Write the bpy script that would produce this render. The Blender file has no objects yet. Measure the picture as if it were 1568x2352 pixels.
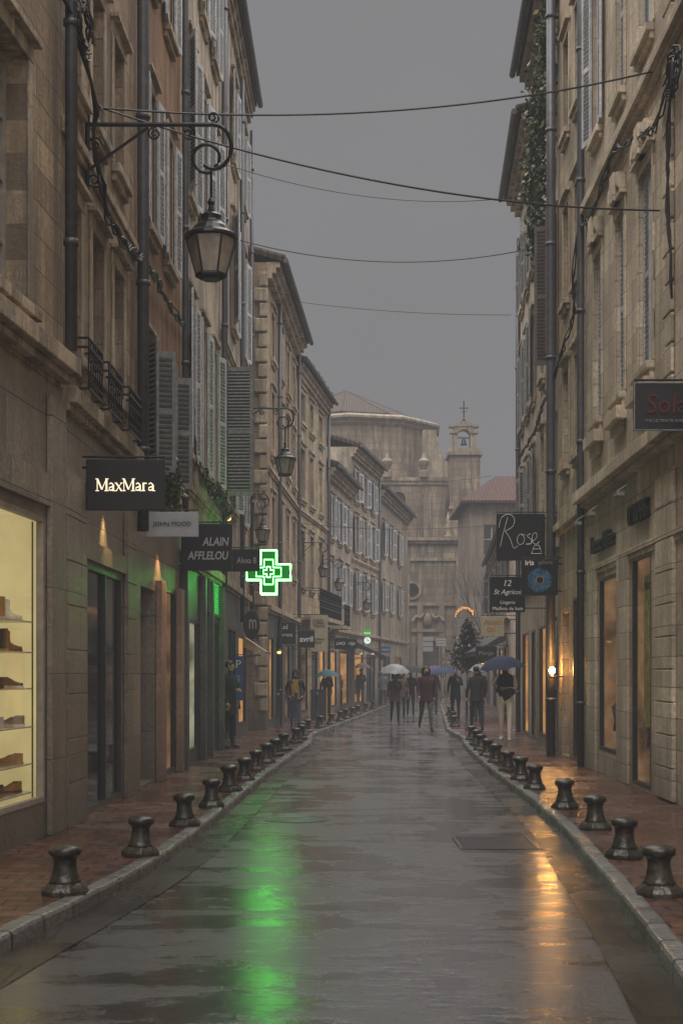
import bpy, bmesh, math, random
from mathutils import Vector, Matrix
random.seed(4)
SC=bpy.context.scene
C=SC.collection
SC.view_settings.view_transform='Standard'
SC.view_settings.look='None'
SC.view_settings.exposure=0

# ------------------------------------------------------------------ materials
def newmat(name):
    m=bpy.data.materials.new(name); m.use_nodes=True
    nt=m.node_tree; b=nt.nodes['Principled BSDF']
    return m,nt,b
def mixn(nt,f,a,b,blend='MIX'):
    n=nt.nodes.new('ShaderNodeMix'); n.data_type='RGBA'; n.blend_type=blend
    for i,val in ((0,f),(6,a),(7,b)):
        if hasattr(val,'is_linked'): nt.links.new(val,n.inputs[i])
        elif i==0: n.inputs[0].default_value=val
        else: n.inputs[i].default_value=(*val,1) if len(val)==3 else val
    return n.outputs[2]
def posmap(nt,scale=(1,1,1),order=None,rot=(0,0,0)):
    g=nt.nodes.new('ShaderNodeNewGeometry'); v=g.outputs['Position']
    if order:
        s=nt.nodes.new('ShaderNodeSeparateXYZ'); nt.links.new(v,s.inputs[0])
        c=nt.nodes.new('ShaderNodeCombineXYZ')
        for i,ax in enumerate(order):
            if ax in 'XYZ': nt.links.new(s.outputs['XYZ'.index(ax)],c.inputs[i])
        v=c.outputs[0]
    mp=nt.nodes.new('ShaderNodeMapping'); nt.links.new(v,mp.inputs[0])
    mp.inputs['Scale'].default_value=scale; mp.inputs['Rotation'].default_value=rot
    return mp.outputs[0]
def noise(nt,vec,scale,detail=4,rough=.6):
    n=nt.nodes.new('ShaderNodeTexNoise'); nt.links.new(vec,n.inputs['Vector'])
    n.inputs['Scale'].default_value=scale; n.inputs['Detail'].default_value=detail; n.inputs['Roughness'].default_value=rough
    return n.outputs['Fac']
def mrange(nt,v,a,b,c,d):
    n=nt.nodes.new('ShaderNodeMapRange'); nt.links.new(v,n.inputs[0])
    for i,x in enumerate((a,b,c,d)): n.inputs[i+1].default_value=x
    return n.outputs[0]
def madd(nt,a,b,c):
    h=nt.nodes.new('ShaderNodeMath'); h.operation='MULTIPLY_ADD'
    for i,v in enumerate((a,b,c)):
        if hasattr(v,'is_linked'): nt.links.new(v,h.inputs[i])
        else: h.inputs[i].default_value=v
    return h.outputs[0]
def bump(nt,b,h,strength,dist=.02,sock='Normal'):
    n=nt.nodes.new('ShaderNodeBump'); n.inputs['Strength'].default_value=strength; n.inputs['Distance'].default_value=dist
    nt.links.new(h,n.inputs['Height']); nt.links.new(n.outputs[0],b.inputs[sock])
def sc(c,k): return tuple(min(1,x*k) for x in c)
def simple(name,col,rough=.6,metal=0,var=.25,scale=9,bmp=.15,spec=.5):
    m,nt,b=newmat(name); v=posmap(nt)
    f=noise(nt,v,scale,3)
    f2=noise(nt,v,scale*.13,2)
    c=mixn(nt,mrange(nt,f,.3,.7,0,1),sc(col,1-var),sc(col,1+var))
    c=mixn(nt,mrange(nt,f2,.35,.65,0,.5),c,sc(col,1-var*1.2))
    nt.links.new(c,b.inputs['Base Color']); b.inputs['Roughness'].default_value=rough
    b.inputs['Metallic'].default_value=metal; b.inputs['Specular IOR Level'].default_value=spec
    if bmp: bump(nt,b,f,bmp,.01)
    return m
def stone(name,col,axis='Y',bw=.6,bh=.31,stain=.6,joint=.42,blocks=True,rough=.68):
    m,nt,b=newmat(name)
    v=posmap(nt,(1,1,1),axis+'Z-'); p=posmap(nt)
    vs=posmap(nt,(1.9,1.9,.2))
    if blocks:
        br=nt.nodes.new('ShaderNodeTexBrick'); nt.links.new(v,br.inputs['Vector'])
        br.inputs['Scale'].default_value=1; br.inputs['Brick Width'].default_value=bw; br.inputs['Row Height'].default_value=bh
        br.inputs['Mortar Size'].default_value=.008; br.inputs['Mortar Smooth'].default_value=.4; br.inputs['Bias'].default_value=0
        br.inputs['Color1'].default_value=(*sc(col,1.22),1); br.inputs['Color2'].default_value=(*sc(col,.66),1); br.inputs['Mortar'].default_value=(*sc(col,joint),1)
        base=br.outputs['Color']
    else: base=mixn(nt,mrange(nt,noise(nt,p,2.2,5),.35,.65,0,1),sc(col,.72),sc(col,1.2))
    st=noise(nt,vs,1.5,6,.7); big=noise(nt,p,.5,4); fine=noise(nt,p,17,4,.75)
    c=mixn(nt,mrange(nt,st,.42,.56,stain,0),base,sc((col[0]*.20,col[1]*.205,col[2]*.24),1))
    c=mixn(nt,mrange(nt,big,.42,.6,0,.6),c,sc((col[0]*.50,col[1]*.46,col[2]*.42),1))
    c=mixn(nt,mrange(nt,fine,.35,.62,.5,0),c,sc(col,.32))
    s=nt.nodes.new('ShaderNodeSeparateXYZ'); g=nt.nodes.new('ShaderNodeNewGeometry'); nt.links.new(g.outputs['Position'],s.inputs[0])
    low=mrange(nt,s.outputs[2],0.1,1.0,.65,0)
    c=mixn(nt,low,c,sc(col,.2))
    nt.links.new(c,b.inputs['Base Color']); b.inputs['Roughness'].default_value=rough
    if blocks:
        inv=nt.nodes.new('ShaderNodeMath'); inv.operation='SUBTRACT'; inv.inputs[0].default_value=1; nt.links.new(br.outputs['Fac'],inv.inputs[1])
        h=madd(nt,fine,.7,inv.outputs[0])
    else: h=madd(nt,fine,.7,0.0)
    bump(nt,b,h,.9,.03)
    return m
def emis(name,col,s,var=0,scale=3):
    m=bpy.data.materials.new(name); m.use_nodes=True; nt=m.node_tree; nt.nodes.clear()
    e=nt.nodes.new('ShaderNodeEmission'); o=nt.nodes.new('ShaderNodeOutputMaterial'); nt.links.new(e.outputs[0],o.inputs[0])
    e.inputs[1].default_value=s
    if var:
        f=noise(nt,posmap(nt,(1,1,.6)),scale,3)
        nt.links.new(mixn(nt,mrange(nt,f,.35,.65,0,1),sc(col,1-var),col),e.inputs[0])
    else: e.inputs[0].default_value=(*col,1)
    return m

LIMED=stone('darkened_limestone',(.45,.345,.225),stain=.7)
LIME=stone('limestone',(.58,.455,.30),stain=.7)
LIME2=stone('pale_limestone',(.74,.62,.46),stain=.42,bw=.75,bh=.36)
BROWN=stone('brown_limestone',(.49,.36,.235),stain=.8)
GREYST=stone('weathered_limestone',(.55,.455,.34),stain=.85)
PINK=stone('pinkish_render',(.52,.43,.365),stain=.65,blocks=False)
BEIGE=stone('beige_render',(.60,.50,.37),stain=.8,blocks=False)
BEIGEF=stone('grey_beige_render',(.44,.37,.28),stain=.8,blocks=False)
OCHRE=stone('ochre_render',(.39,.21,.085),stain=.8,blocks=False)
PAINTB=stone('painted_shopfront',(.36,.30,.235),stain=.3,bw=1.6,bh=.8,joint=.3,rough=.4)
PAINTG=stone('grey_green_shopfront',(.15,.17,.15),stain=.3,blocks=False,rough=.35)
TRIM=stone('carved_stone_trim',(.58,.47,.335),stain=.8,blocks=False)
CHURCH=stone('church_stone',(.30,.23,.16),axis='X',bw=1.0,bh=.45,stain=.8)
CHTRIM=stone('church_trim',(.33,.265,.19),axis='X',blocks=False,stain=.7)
SHW=simple('pale_grey_shutter_paint',(.48,.50,.52),.6,var=.3,scale=14)
SHG=simple('grey_shutter_wood',(.22,.22,.215),.7,var=.35,scale=14)
SHB=simple('brown_shutter_wood',(.10,.075,.055),.7,var=.4,scale=14)
FRAME=simple('window_frame_paint',(.32,.28,.23),.5)
FRDARK=simple('dark_frame_metal',(.025,.023,.023),.35)
IRON=simple('wet_black_iron',(.012,.012,.014),.32,metal=.3,bmp=.1)
COVER=simple('wet_worn_iron',(.03,.03,.03),.3,var=.5,scale=30,bmp=.8,spec=1)
BOLL=simple('wet_bronze_iron',(.05,.046,.036),.32,metal=.35,var=.6,scale=22,bmp=.8)
ZINC=simple('zinc_pipe',(.085,.085,.095),.45,metal=.4)
CABLE=simple('cable_rubber',(.008,.008,.009),.5,bmp=0)
GUTTERM=simple('gutter_zinc',(.11,.11,.115),.5,metal=.3)
BLACKB=simple('black_sign_board',(.006,.006,.007),.4,var=.2,bmp=0)
GREYB=simple('grey_sign_board',(.016,.016,.020),.4,bmp=0)
WHITEB=simple('white_sign_board',(.42,.43,.45),.4,var=.1,bmp=0)
CREAMB=simple('cream_sign_board',(.40,.35,.24),.5,var=.15,bmp=0)
WHITE=simple('white_lettering',(.78,.78,.78),.5,var=.05,bmp=0)
GREYL=simple('grey_lettering',(.42,.42,.43),.5,var=.05,bmp=0)
DKL=simple('dark_lettering',(.012,.012,.014),.5,bmp=0)
REDL=simple('red_lettering',(.09,.011,.008),.5,bmp=0)
BLUEB=simple('blue_sign_board',(.03,.09,.28),.4,bmp=0)
LEAF=simple('ivy_leaf',(.045,.075,.02),.5,var=.6,scale=20,bmp=0)
LEAF2=simple('yellow_leaf',(.16,.15,.03),.5,var=.5,scale=20,bmp=0)
BARK=simple('bark',(.05,.04,.033),.8)
AWN=simple('cream_awning_cloth',(.36,.31,.23),.7)
DAWN=simple('dark_awning_cloth',(.03,.032,.035),.5)
def tile(name,col):
    m,nt,b=newmat(name); p=posmap(nt)
    w=nt.nodes.new('ShaderNodeTexWave'); w.bands_direction='X'; w.inputs['Scale'].default_value=1.6; w.inputs['Distortion'].default_value=.6
    nt.links.new(p,w.inputs['Vector'])
    c=mixn(nt,mrange(nt,noise(nt,p,6),.3,.7,0,1),sc(col,.5),sc(col,1.4))
    c=mixn(nt,mrange(nt,w.outputs['Fac'],0,.5,.7,0),c,sc(col,.3))
    nt.links.new(c,b.inputs['Base Color']); b.inputs['Roughness'].default_value=.75; b.inputs['Specular IOR Level'].default_value=.2
    bump(nt,b,w.outputs['Fac'],.6,.05)
    return m
TILE=tile('roof_tiles',(.062,.043,.033)); TILER=tile('red_roof_tiles',(.060,.026,.020))
def wetground(name,kind):
    m,nt,b=newmat(name); p=posmap(nt)
    ag=noise(nt,p,24,4,.8)
    if kind=='asphalt':
        fine=noise(nt,p,70,2,.7)
        patch=noise(nt,posmap(nt,(.8,.30,1)),1.5,6,.62)
        bands=noise(nt,posmap(nt,(.6,2.0,1)),1.3,6,.68)
        c=mixn(nt,mrange(nt,ag,.4,.62,0,1),(.003,.003,.003),(.012,.012,.0125))
        c=mixn(nt,mrange(nt,fine,.54,.64,0,.8),c,(.05,.05,.051))
        nt.links.new(c,b.inputs['Base Color'])
        a=nt.nodes.new('ShaderNodeMath'); a.operation='ADD'; nt.links.new(patch,a.inputs[0]); nt.links.new(bands,a.inputs[1])
        nt.links.new(mrange(nt,a.outputs[0],.92,1.08,.16,.44),b.inputs['Roughness'])
        h=madd(nt,ag,mrange(nt,a.outputs[0],.92,1.08,.2,1.2),noise(nt,posmap(nt,(.8,2.4,1)),2.0,2))
        h=madd(nt,fine,mrange(nt,a.outputs[0],.92,1.08,.03,.35),h)
        bump(nt,b,h,.45,.02)
        b.inputs['Specular IOR Level'].default_value=1.0
        nt.links.new(mrange(nt,a.outputs[0],.94,1.10,1,.7),b.inputs['Coat Weight']); b.inputs['Coat IOR'].default_value=1.5
        nt.links.new(mrange(nt,a.outputs[0],.92,1.08,.09,.20),b.inputs['Coat Roughness'])
        h2=madd(nt,ag,.4,noise(nt,posmap(nt,(1,3.0,1)),7,3))
        bump(nt,b,h2,.22,.014,'Coat Normal')
    elif kind in('paver','gutter'):
        br=nt.nodes.new('ShaderNodeTexBrick'); nt.links.new(posmap(nt,(1,1,1)),br.inputs['Vector'])
        br.inputs['Scale'].default_value=1; br.inputs['Mortar Size'].default_value=.012
        if kind=='paver':
            br.inputs['Brick Width'].default_value=.26; br.inputs['Row Height'].default_value=.20
            cols=((.15,.062,.036),(.06,.028,.020),(.008,.006,.005))
        else:
            br.inputs['Brick Width'].default_value=.7; br.inputs['Row Height'].default_value=.6
            cols=((.032,.026,.019),(.018,.015,.012),(.004,.004,.003))
        for k,cc in zip(('Color1','Color2','Mortar'),cols): br.inputs[k].default_value=(*cc,1)
        n1=noise(nt,p,5,5); n2=noise(nt,p,1.1,4)
        c=mixn(nt,mrange(nt,n1,.35,.7,0,.5),br.outputs['Color'],sc(cols[1],.5))
        nt.links.new(c,b.inputs['Base Color'])
        nt.links.new(mrange(nt,n2,.4,.62,.14,.34) if kind=='paver' else mrange(nt,n2,.35,.6,.18,.34),b.inputs['Roughness'])
        h=madd(nt,br.outputs['Fac'],-1.6,madd(nt,ag,.5,n1))
        bump(nt,b,h,.85 if kind=='paver' else .5,.014)
        b.inputs['Specular IOR Level'].default_value=.8
    elif kind=='kerb':
        n1=noise(nt,p,25,5); n2=noise(nt,p,2,4)
        br=nt.nodes.new('ShaderNodeTexBrick'); nt.links.new(posmap(nt,(1,1,1),'YX-'),br.inputs['Vector'])
        br.inputs['Scale'].default_value=1; br.inputs['Brick Width'].default_value=.55; br.inputs['Row Height'].default_value=30; br.inputs['Mortar Size'].default_value=.016
        br.inputs['Color1'].default_value=(.19,.187,.175,1); br.inputs['Color2'].default_value=(.10,.099,.092,1); br.inputs['Mortar'].default_value=(.008,.008,.008,1)
        c=mixn(nt,mrange(nt,n1,.3,.7,.6,0),br.outputs['Color'],(.04,.04,.037))
        nt.links.new(c,b.inputs['Base Color']); nt.links.new(mrange(nt,n2,.35,.65,.15,.4),b.inputs['Roughness'])
        bump(nt,b,n1,.8,.016)
        b.inputs['Specular IOR Level'].default_value=.9
    return m
ASPH=wetground('wet_asphalt','asphalt'); PAVE=wetground('wet_brick_paving','paver'); GUTT=wetground('wet_gutter_stone','gutter'); KERB=wetground('wet_kerb_stone','kerb')
def glassmat(name,col,rough=.06):
    m,nt,b=newmat(name)
    c=mixn(nt,mrange(nt,noise(nt,posmap(nt),1.7,3),.4,.62,0,1),col,sc(col,2.6))
    nt.links.new(c,b.inputs['Base Color']); b.inputs['Roughness'].default_value=rough; b.inputs['Specular IOR Level'].default_value=.5
    return m
GLASS=glassmat('dark_window_glass',(.006,.006,.007)); GLASSC=glassmat('curtained_window_glass',(.06,.055,.048),.15)
def clearpane():
    m=bpy.data.materials.new('clear_shop_pane'); m.use_nodes=True; nt=m.node_tree; nt.nodes.clear()
    t=nt.nodes.new('ShaderNodeBsdfTransparent'); g=nt.nodes.new('ShaderNodeBsdfGlossy'); g.inputs['Roughness'].default_value=.03
    mx=nt.nodes.new('ShaderNodeMixShader'); o=nt.nodes.new('ShaderNodeOutputMaterial'); mx.inputs[0].default_value=.15
    nt.links.new(t.outputs[0],mx.inputs[1]); nt.links.new(g.outputs[0],mx.inputs[2]); nt.links.new(mx.outputs[0],o.inputs[0])
    return m
PANE=clearpane()
LAMPG=simple('frosted_lamp_glass',(.34,.29,.24),.35,var=.35,scale=6,bmp=0)
LITW=emis('warm_lit_interior',(1,.48,.15),.75,.7,2.2)
LITD=emis('dim_warm_interior',(.42,.23,.10),.55,.85,2.5)
LITC=emis('cool_lit_interior',(.62,.58,.38),.65,.75,2.5)
LITY=emis('yellow_lit_display',(.70,.56,.24),.88,.45,1.1)
NEON=emis('green_neon',(.12,1,.14),22)
NEOND=emis('dim_green_panel',(.008,.16,.015),1.2)
VENTGLOW=emis('painted_green_glow',(.04,.9,.10),1.3,.5,3)  # emission imitating the pharmacy cross's green light on the shopfront
BULB=emis('warm_bulb',(1,.47,.12),220)
BULBS=emis('small_warm_bulb',(1,.42,.10),4)
TXTL=emis('lit_cream_lettering',(1,.82,.55),1.5)
ORNG=emis('orange_garland_bulbs',(1,.38,.06),2.0)
WCLK=emis('lit_clock_face',(.75,.9,.8),1.1)
GCLK=emis('lit_green_sign',(.04,.5,.04),.8)

# ------------------------------------------------------------------ mesh helpers
class MB:
    def __init__(s,xf=None): s.v=[];s.f=[];s.m=[];s.xf=xf
    def add(s,vs,fs,m=0):
        o=len(s.v)
        for p in vs:
            s.v.append(tuple(s.xf(*p)) if s.xf else tuple(p))
        for f in fs: s.f.append([i+o for i in f]); s.m.append(m)
    def box(s,a,b,m=0):
        x0,y0,z0=a;x1,y1,z1=b
        s.add([(x0,y0,z0),(x1,y0,z0),(x1,y1,z0),(x0,y1,z0),(x0,y0,z1),(x1,y0,z1),(x1,y1,z1),(x0,y1,z1)],
              [(0,3,2,1),(4,5,6,7),(0,1,5,4),(1,2,6,5),(2,3,7,6),(3,0,4,7)],m)
    def quad(s,a,b,c,d,m=0): s.add([a,b,c,d],[(0,1,2,3)],m)
    def tube(s,pts,r,m=0,seg=6,r2=None):
        P=[Vector(p) for p in pts]; n=len(P); vs=[]
        for i,p in enumerate(P):
            d=(P[min(i+1,n-1)]-P[max(i-1,0)])
            if d.length<1e-7: d=Vector((0,0,1))
            d.normalize(); ref=Vector((0,0,1)) if abs(d.z)<.9 else Vector((1,0,0))
            a=d.cross(ref).normalized(); b=d.cross(a).normalized()
            rr=r if r2 is None else r+(r2-r)*i/max(1,n-1)
            for k in range(seg):
                t=2*math.pi*k/seg; vs.append(tuple(p+a*math.cos(t)*rr+b*math.sin(t)*rr))
        fs=[(i*seg+k,i*seg+(k+1)%seg,(i+1)*seg+(k+1)%seg,(i+1)*seg+k) for i in range(n-1) for k in range(seg)]
        fs.append(tuple(range(seg))); fs.append(tuple(range((n-1)*seg,n*seg)))
        s.add(vs,fs,m)
    def lathe(s,prof,c=(0,0,0),seg=16,m=0,ph=0,sx=1,sy=1):
        vs=[];n=len(prof)
        for r,z in prof:
            for k in range(seg):
                t=2*math.pi*k/seg+ph; vs.append((c[0]+r*math.cos(t)*sx,c[1]+r*math.sin(t)*sy,c[2]+z))
        fs=[(i*seg+k,i*seg+(k+1)%seg,(i+1)*seg+(k+1)%seg,(i+1)*seg+k) for i in range(n-1) for k in range(seg)]
        fs.append(tuple(range(seg))); fs.append(tuple(range((n-1)*seg,n*seg)))
        s.add(vs,fs,m)
    def ell(s,c,r,m=0,seg=10,rings=7):
        prof=[(max(.001,math.sin(math.pi*i/rings)),-math.cos(math.pi*i/rings)) for i in range(rings+1)]
        vs=[];
        for q,z in prof:
            for k in range(seg):
                t=2*math.pi*k/seg; vs.append((c[0]+q*r[0]*math.cos(t),c[1]+q*r[1]*math.sin(t),c[2]+z*r[2]))
        fs=[(i*seg+k,i*seg+(k+1)%seg,(i+1)*seg+(k+1)%seg,(i+1)*seg+k) for i in range(rings) for k in range(seg)]
        s.add(vs,fs,m)
    def build(s,name,parent=None,mats=(),smooth=False,label=None,bevel=0):
        loc=Vector(parent['wloc']) if parent else Vector((0,0,0))
        me=bpy.data.meshes.new(name)
        me.from_pydata([tuple(Vector(p)-loc) for p in s.v],[],s.f)
        for mm in mats: me.materials.append(mm)
        for p,mi in zip(me.polygons,s.m): p.material_index=mi
        bm=bmesh.new(); bm.from_mesh(me)
        bmesh.ops.remove_doubles(bm,verts=bm.verts,dist=1e-5)
        bmesh.ops.recalc_face_normals(bm,faces=bm.faces); bm.to_mesh(me); bm.free()
        if smooth:
            for p in me.polygons: p.use_smooth=True
        me.update()
        ob=bpy.data.objects.new(name,me); C.objects.link(ob)
        if parent: ob.parent=parent; ob['wloc']=list(loc)
        if label: ob['label']=label
        if bevel:
            b=ob.modifiers.new('b','BEVEL'); b.width=bevel; b.segments=2; b.limit_method='ANGLE'
        return ob
def thing(name,loc,label,cat,group=None):
    e=bpy.data.objects.new(name,None); e.empty_display_size=.2; e.location=loc; C.objects.link(e)
    e['wloc']=list(loc); e['label']=label; e['category']=cat
    if group: e['group']=group
    return e
def clone(src,loc,rz=0,label=None,s=1):
    e=src.copy(); e.location=loc; e.rotation_euler=(0,0,rz); e.scale=(s,s,s); C.objects.link(e)
    if label: e['label']=label
    def rec(a,b):
        for ch in a.children:
            c=ch.copy(); c.parent=b; C.objects.link(c); rec(ch,c)
    rec(src,e); return e
def spiral(c,r0,r1,turns,a0,plane='xz',n=22,sgn=1):
    out=[]
    for i in range(n+1):
        t=i/n; r=r0+(r1-r0)*t; a=a0+sgn*turns*2*math.pi*t
        if plane=='xz': out.append((c[0]+r*math.cos(a),c[1],c[2]+r*math.sin(a)))
        else: out.append((c[0],c[1]+r*math.cos(a),c[2]+r*math.sin(a)))
    return out
def text(body,parent,center,w,m,face='cam',h=None,ext=.004,shear=0,bold=0,name='lettering'):
    cu=bpy.data.curves.new('t','FONT'); cu.body=body; cu.extrude=.02; cu.shear=shear; cu.offset=bold; cu.resolution_u=3
    ob=bpy.data.objects.new('t',cu); C.objects.link(ob)
    dg=bpy.context.evaluated_depsgraph_get(); me=bpy.data.meshes.new_from_object(ob.evaluated_get(dg))
    bpy.data.objects.remove(ob)
    xs=[v.co.x for v in me.vertices]; ys=[v.co.y for v in me.vertices]
    x0,x1,y0,y1=min(xs),max(xs),min(ys),max(ys); s=w/(x1-x0); sy=(h/(y1-y0)) if h else s
    loc=Vector(parent['wloc']); cx,cy,cz=center
    for v in me.vertices:
        a=(v.co.x-(x0+x1)/2)*s; b=(v.co.y-(y0+y1)/2)*sy; d=v.co.z/.02*ext
        if face=='cam': p=(cx+a,cy-d,cz+b)
        elif face=='right': p=(cx-d,cy-a,cz+b)
        else: p=(cx+d,cy+a,cz+b)
        v.co=Vector(p)-loc
    me.materials.clear(); me.materials.append(m); me.name=name
    o=bpy.data.objects.new(name,me); C.objects.link(o); o.parent=parent
    return o
def interp(pts,y):
    if y<=pts[0][0]: a,b=pts[0],pts[1]
    elif y>=pts[-1][0]: a,b=pts[-2],pts[-1]
    else:
        for a,b in zip(pts,pts[1:]):
            if a[0]<=y<=b[0]: break
    return a[1]+(b[1]-a[1])*(y-a[0])/(b[0]-a[0])

# ------------------------------------------------------------------ ground
KL=[(-4,-2.9),(6,-2.2),(8.07,-1.94),(9.76,-1.70),(10.7,-1.585),(12.3,-1.45),(15.3,-1.33),(20.7,-1.165),(24.5,-1.0),(28,-.83),(30.6,-.674),(32.5,-.66),(34.5,-.72),(37,-.62),(40,-.32),(45.5,.2),(52.5,.86),(60,1.5),(70,2.4),(90,4.2)]
KR=[(-4,1.0),(6,1.6),(7.13,1.71),(9.39,1.885),(14.2,2.2),(18.1,2.31),(22.3,2.36),(28.5,2.54),(31.5,2.68),(33.5,2.85),(35.5,2.86),(38.6,2.85),(50.5,3.6),(68,4.7),(90,6.4)]
def smoothI(pts,y): return (interp(pts,y-.6)+2*interp(pts,y)+interp(pts,y+.6))/4
kl=lambda y:smoothI(KL,y); kr=lambda y:smoothI(KR,y)
YS=[-4+.6*i for i in range(158)]
def strip(name,fa,fb,z,m,y0=-4,y1=90):
    mb=MB(); ys=[y for y in YS if y0<=y<=y1]
    for a,b in zip(ys,ys[1:]): mb.quad((fa(a),a,z),(fb(a),a,z),(fb(b),b,z),(fa(b),b,z))
    o=mb.build(name,None,[m]); o['kind']='structure'; return o
g=MB(); g.quad((-400,-300,-.03),(400,-300,-.03),(400,700,-.03),(-400,700,-.03)); o=g.build('ground',None,[ASPH]); o['kind']='structure'
strip('road',lambda y:kl(y)-.05,lambda y:kr(y)+.05,0,ASPH)
strip('gutter',lambda y:kl(y)-.02,lambda y:kl(y)+.32,.004,GUTT,y1=32)
strip('gutter',lambda y:kr(y)-.30,lambda y:kr(y)+.02,.004,GUTT,y1=34)
strip('pavement',lambda y:-9,lambda y:kl(y)-.12,.10,PAVE)
strip('pavement',lambda y:kr(y)+.12,lambda y:14,.10,PAVE)
for fn,sg in((kl,-1),(kr,1)):
    mb=MB(); prof=[(0,-.02),(0,.08),(.010,.100),(.024,.106),(.108,.108),(.122,.105),(.126,.05)]
    ys=[-4+.3*i for i in range(307)]
    vs=[];n=len(prof)
    for y in ys:
        jx=random.uniform(-.006,.006); jz=random.uniform(-.004,.004)
        for a,z in prof: vs.append((fn(y)+sg*a+jx,y,z+jz))
    mb.add(vs,[(i*n+k,i*n+k+1,(i+1)*n+k+1,(i+1)*n+k) for i in range(len(ys)-1) for k in range(n-1)])
    o=mb.build('kerb',None,[KERB]); o['kind']='structure'
g=MB(); g.quad((-20,90,.02),(40,90,.02),(40,110,.02),(-20,110,.02)); o=g.build('ground',None,[ASPH]); o['kind']='structure'
t=thing('manhole_cover',(-.49,15.6,.002),'round wet iron manhole cover set in the asphalt','manhole cover')
mb=MB(); mb.lathe([(.36,0),(.36,.004),(.33,.006),(.325,.003),(.30,.003),(.295,.006)],(-.49,15.6,.002),28); mb.build('cover_plate',t,[COVER])
t=thing('drain_grate',(1.45,13.4,.004),'rectangular slotted iron drain grate flush in wet road','drain')
mb=MB(); mb.box((1.08,12.95,.002),(1.82,12.98,.008)); mb.box((1.08,13.87,.002),(1.82,13.90,.008)); mb.box((1.08,12.98,.002),(1.11,13.87,.008)); mb.box((1.79,12.98,.002),(1.82,13.87,.008))
mb.build('grate_frame',t,[COVER])
mb=MB(); mb.box((1.125,12.995,.001),(1.775,13.855,.003))
for i in range(15): mb.box((1.13,13.0+i*.057,.002),(1.77,13.034+i*.057,.008))
mb.build('grate_bars',t,[COVER])

# ------------------------------------------------------------------ houses
def mkf(side,Y0,X0,Y1,X1):
    def f(u,n,z): return (X0+(X1-X0)*(u-Y0)/(Y1-Y0)+side*n,u,z)
    return f
def leaf(fx,parent,uh,nh,z0,z1,w,du,dn,m,name='shutter'):
    px,pn=-dn,du
    if pn<0: px,pn=-px,-pn
    def xf(a,b,z): return fx(uh+du*a+px*b,nh+dn*a+pn*b,z)
    mb=MB(xf); th=.035; st=min(.06,w*.16)
    mb.box((0,0,z0),(st,th,z1)); mb.box((w-st,0,z0),(w,th,z1))
    H=z1-z0
    rails=[(z0,z0+.09),(z0+H*.48,z0+H*.48+.08),(z1-.09,z1)]
    for a,b in rails: mb.box((st,.002,a),(w-st,th-.002,b))
    for (a0,a1) in((z0+.09,z0+H*.48),(z0+H*.48+.08,z1-.09)):
        n=max(3,int((a1-a0)/.065)); s=(a1-a0)/n
        for i in range(n):
            z=a0+i*s
            mb.add([(st,.004,z+s*.15),(w-st,.004,z+s*.15),(w-st,.031,z+s*.9),(st,.031,z+s*.9),(st,.004,z+s*.3),(w-st,.004,z+s*.3),(w-st,.031,z+s*1.05),(st,.031,z+s*1.05)],
                   [(0,1,2,3),(4,5,6,7),(0,1,5,4),(2,3,7,6)])
        mb.quad((st,.016,a0),(w-st,.016,a0),(w-st,.016,a1),(st,.016,a1),1)
    return mb.build(name,parent,[m,FRDARK])
def window(fx,parent,u0,u1,z0,z1,rec,fm,gm,nt=3,name='window',mul=True):
    mb=MB(fx); a=-rec; f=.05
    mb.box((u0,a,z0),(u0+f,a+.06,z1)); mb.box((u1-f,a,z0),(u1,a+.06,z1))
    mb.box((u0+f,a,z0),(u1-f,a+.06,z0+f)); mb.box((u0+f,a,z1-f),(u1-f,a+.06,z1))
    if mul:
        c=(u0+u1)/2; mb.box((c-.03,a+.002,z0+f),(c+.03,a+.065,z1-f))
        for i in range(1,nt+1):
            z=z0+(z1-z0)*i/(nt+1); mb.box((u0+f,a+.004,z-.015),(c-.03,a+.05,z+.015)); mb.box((c+.03,a+.004,z-.015),(u1-f,a+.05,z+.015))
    mb.quad((u0,a+.02,z0),(u1,a+.02,z0),(u1,a+.02,z1),(u0,a+.02,z1),1)
    return mb.build(name,parent,[fm,gm])
ST0=simple('display_goods',(.12,.08,.06),.6,var=.6,scale=4,bmp=0)
def litshop(fx,parent,u0,u1,z0,z1,em,d=.9,goods=True):
    mb=MB(fx); r=.075
    mb.quad((u0-.02,-d,z0-.02),(u1+.02,-d,z0-.02),(u1+.02,-d,z1+.02),(u0-.02,-d,z1+.02))
    for u in(u0-.02,u1+.02): mb.quad((u,-r,z0-.02),(u,-d,z0-.02),(u,-d,z1+.02),(u,-r,z1+.02))
    mb.quad((u0-.02,-r,z1+.02),(u1+.02,-r,z1+.02),(u1+.02,-d,z1+.02),(u0-.02,-d,z1+.02)); mb.quad((u0-.02,-r,z0-.02),(u1+.02,-r,z0-.02),(u1+.02,-d,z0-.02),(u0-.02,-d,z0-.02),1)
    mb.build('display_interior',parent,[em,FRAME])
    if goods:
        k=max(2,int((u1-u0)/.45))
        for i in range(k):
            u=u0+(u1-u0)*(i+.6)/k; n0=-random.uniform(.2,.45); h=random.uniform(.5,1.4)
            mb=MB(fx); mb.lathe([(.02,0),(.10,.01),(.02,.03),(.02,h*.35),(.11,h*.4),(.09,h*.6),(.13,h*.9),(.05,h),(.04,h+.05),(.06,h+.12),(.02,h+.2)],(u,n0,z0),8); mb.build('display_mannequin',parent,[ST0],smooth=True)
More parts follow.
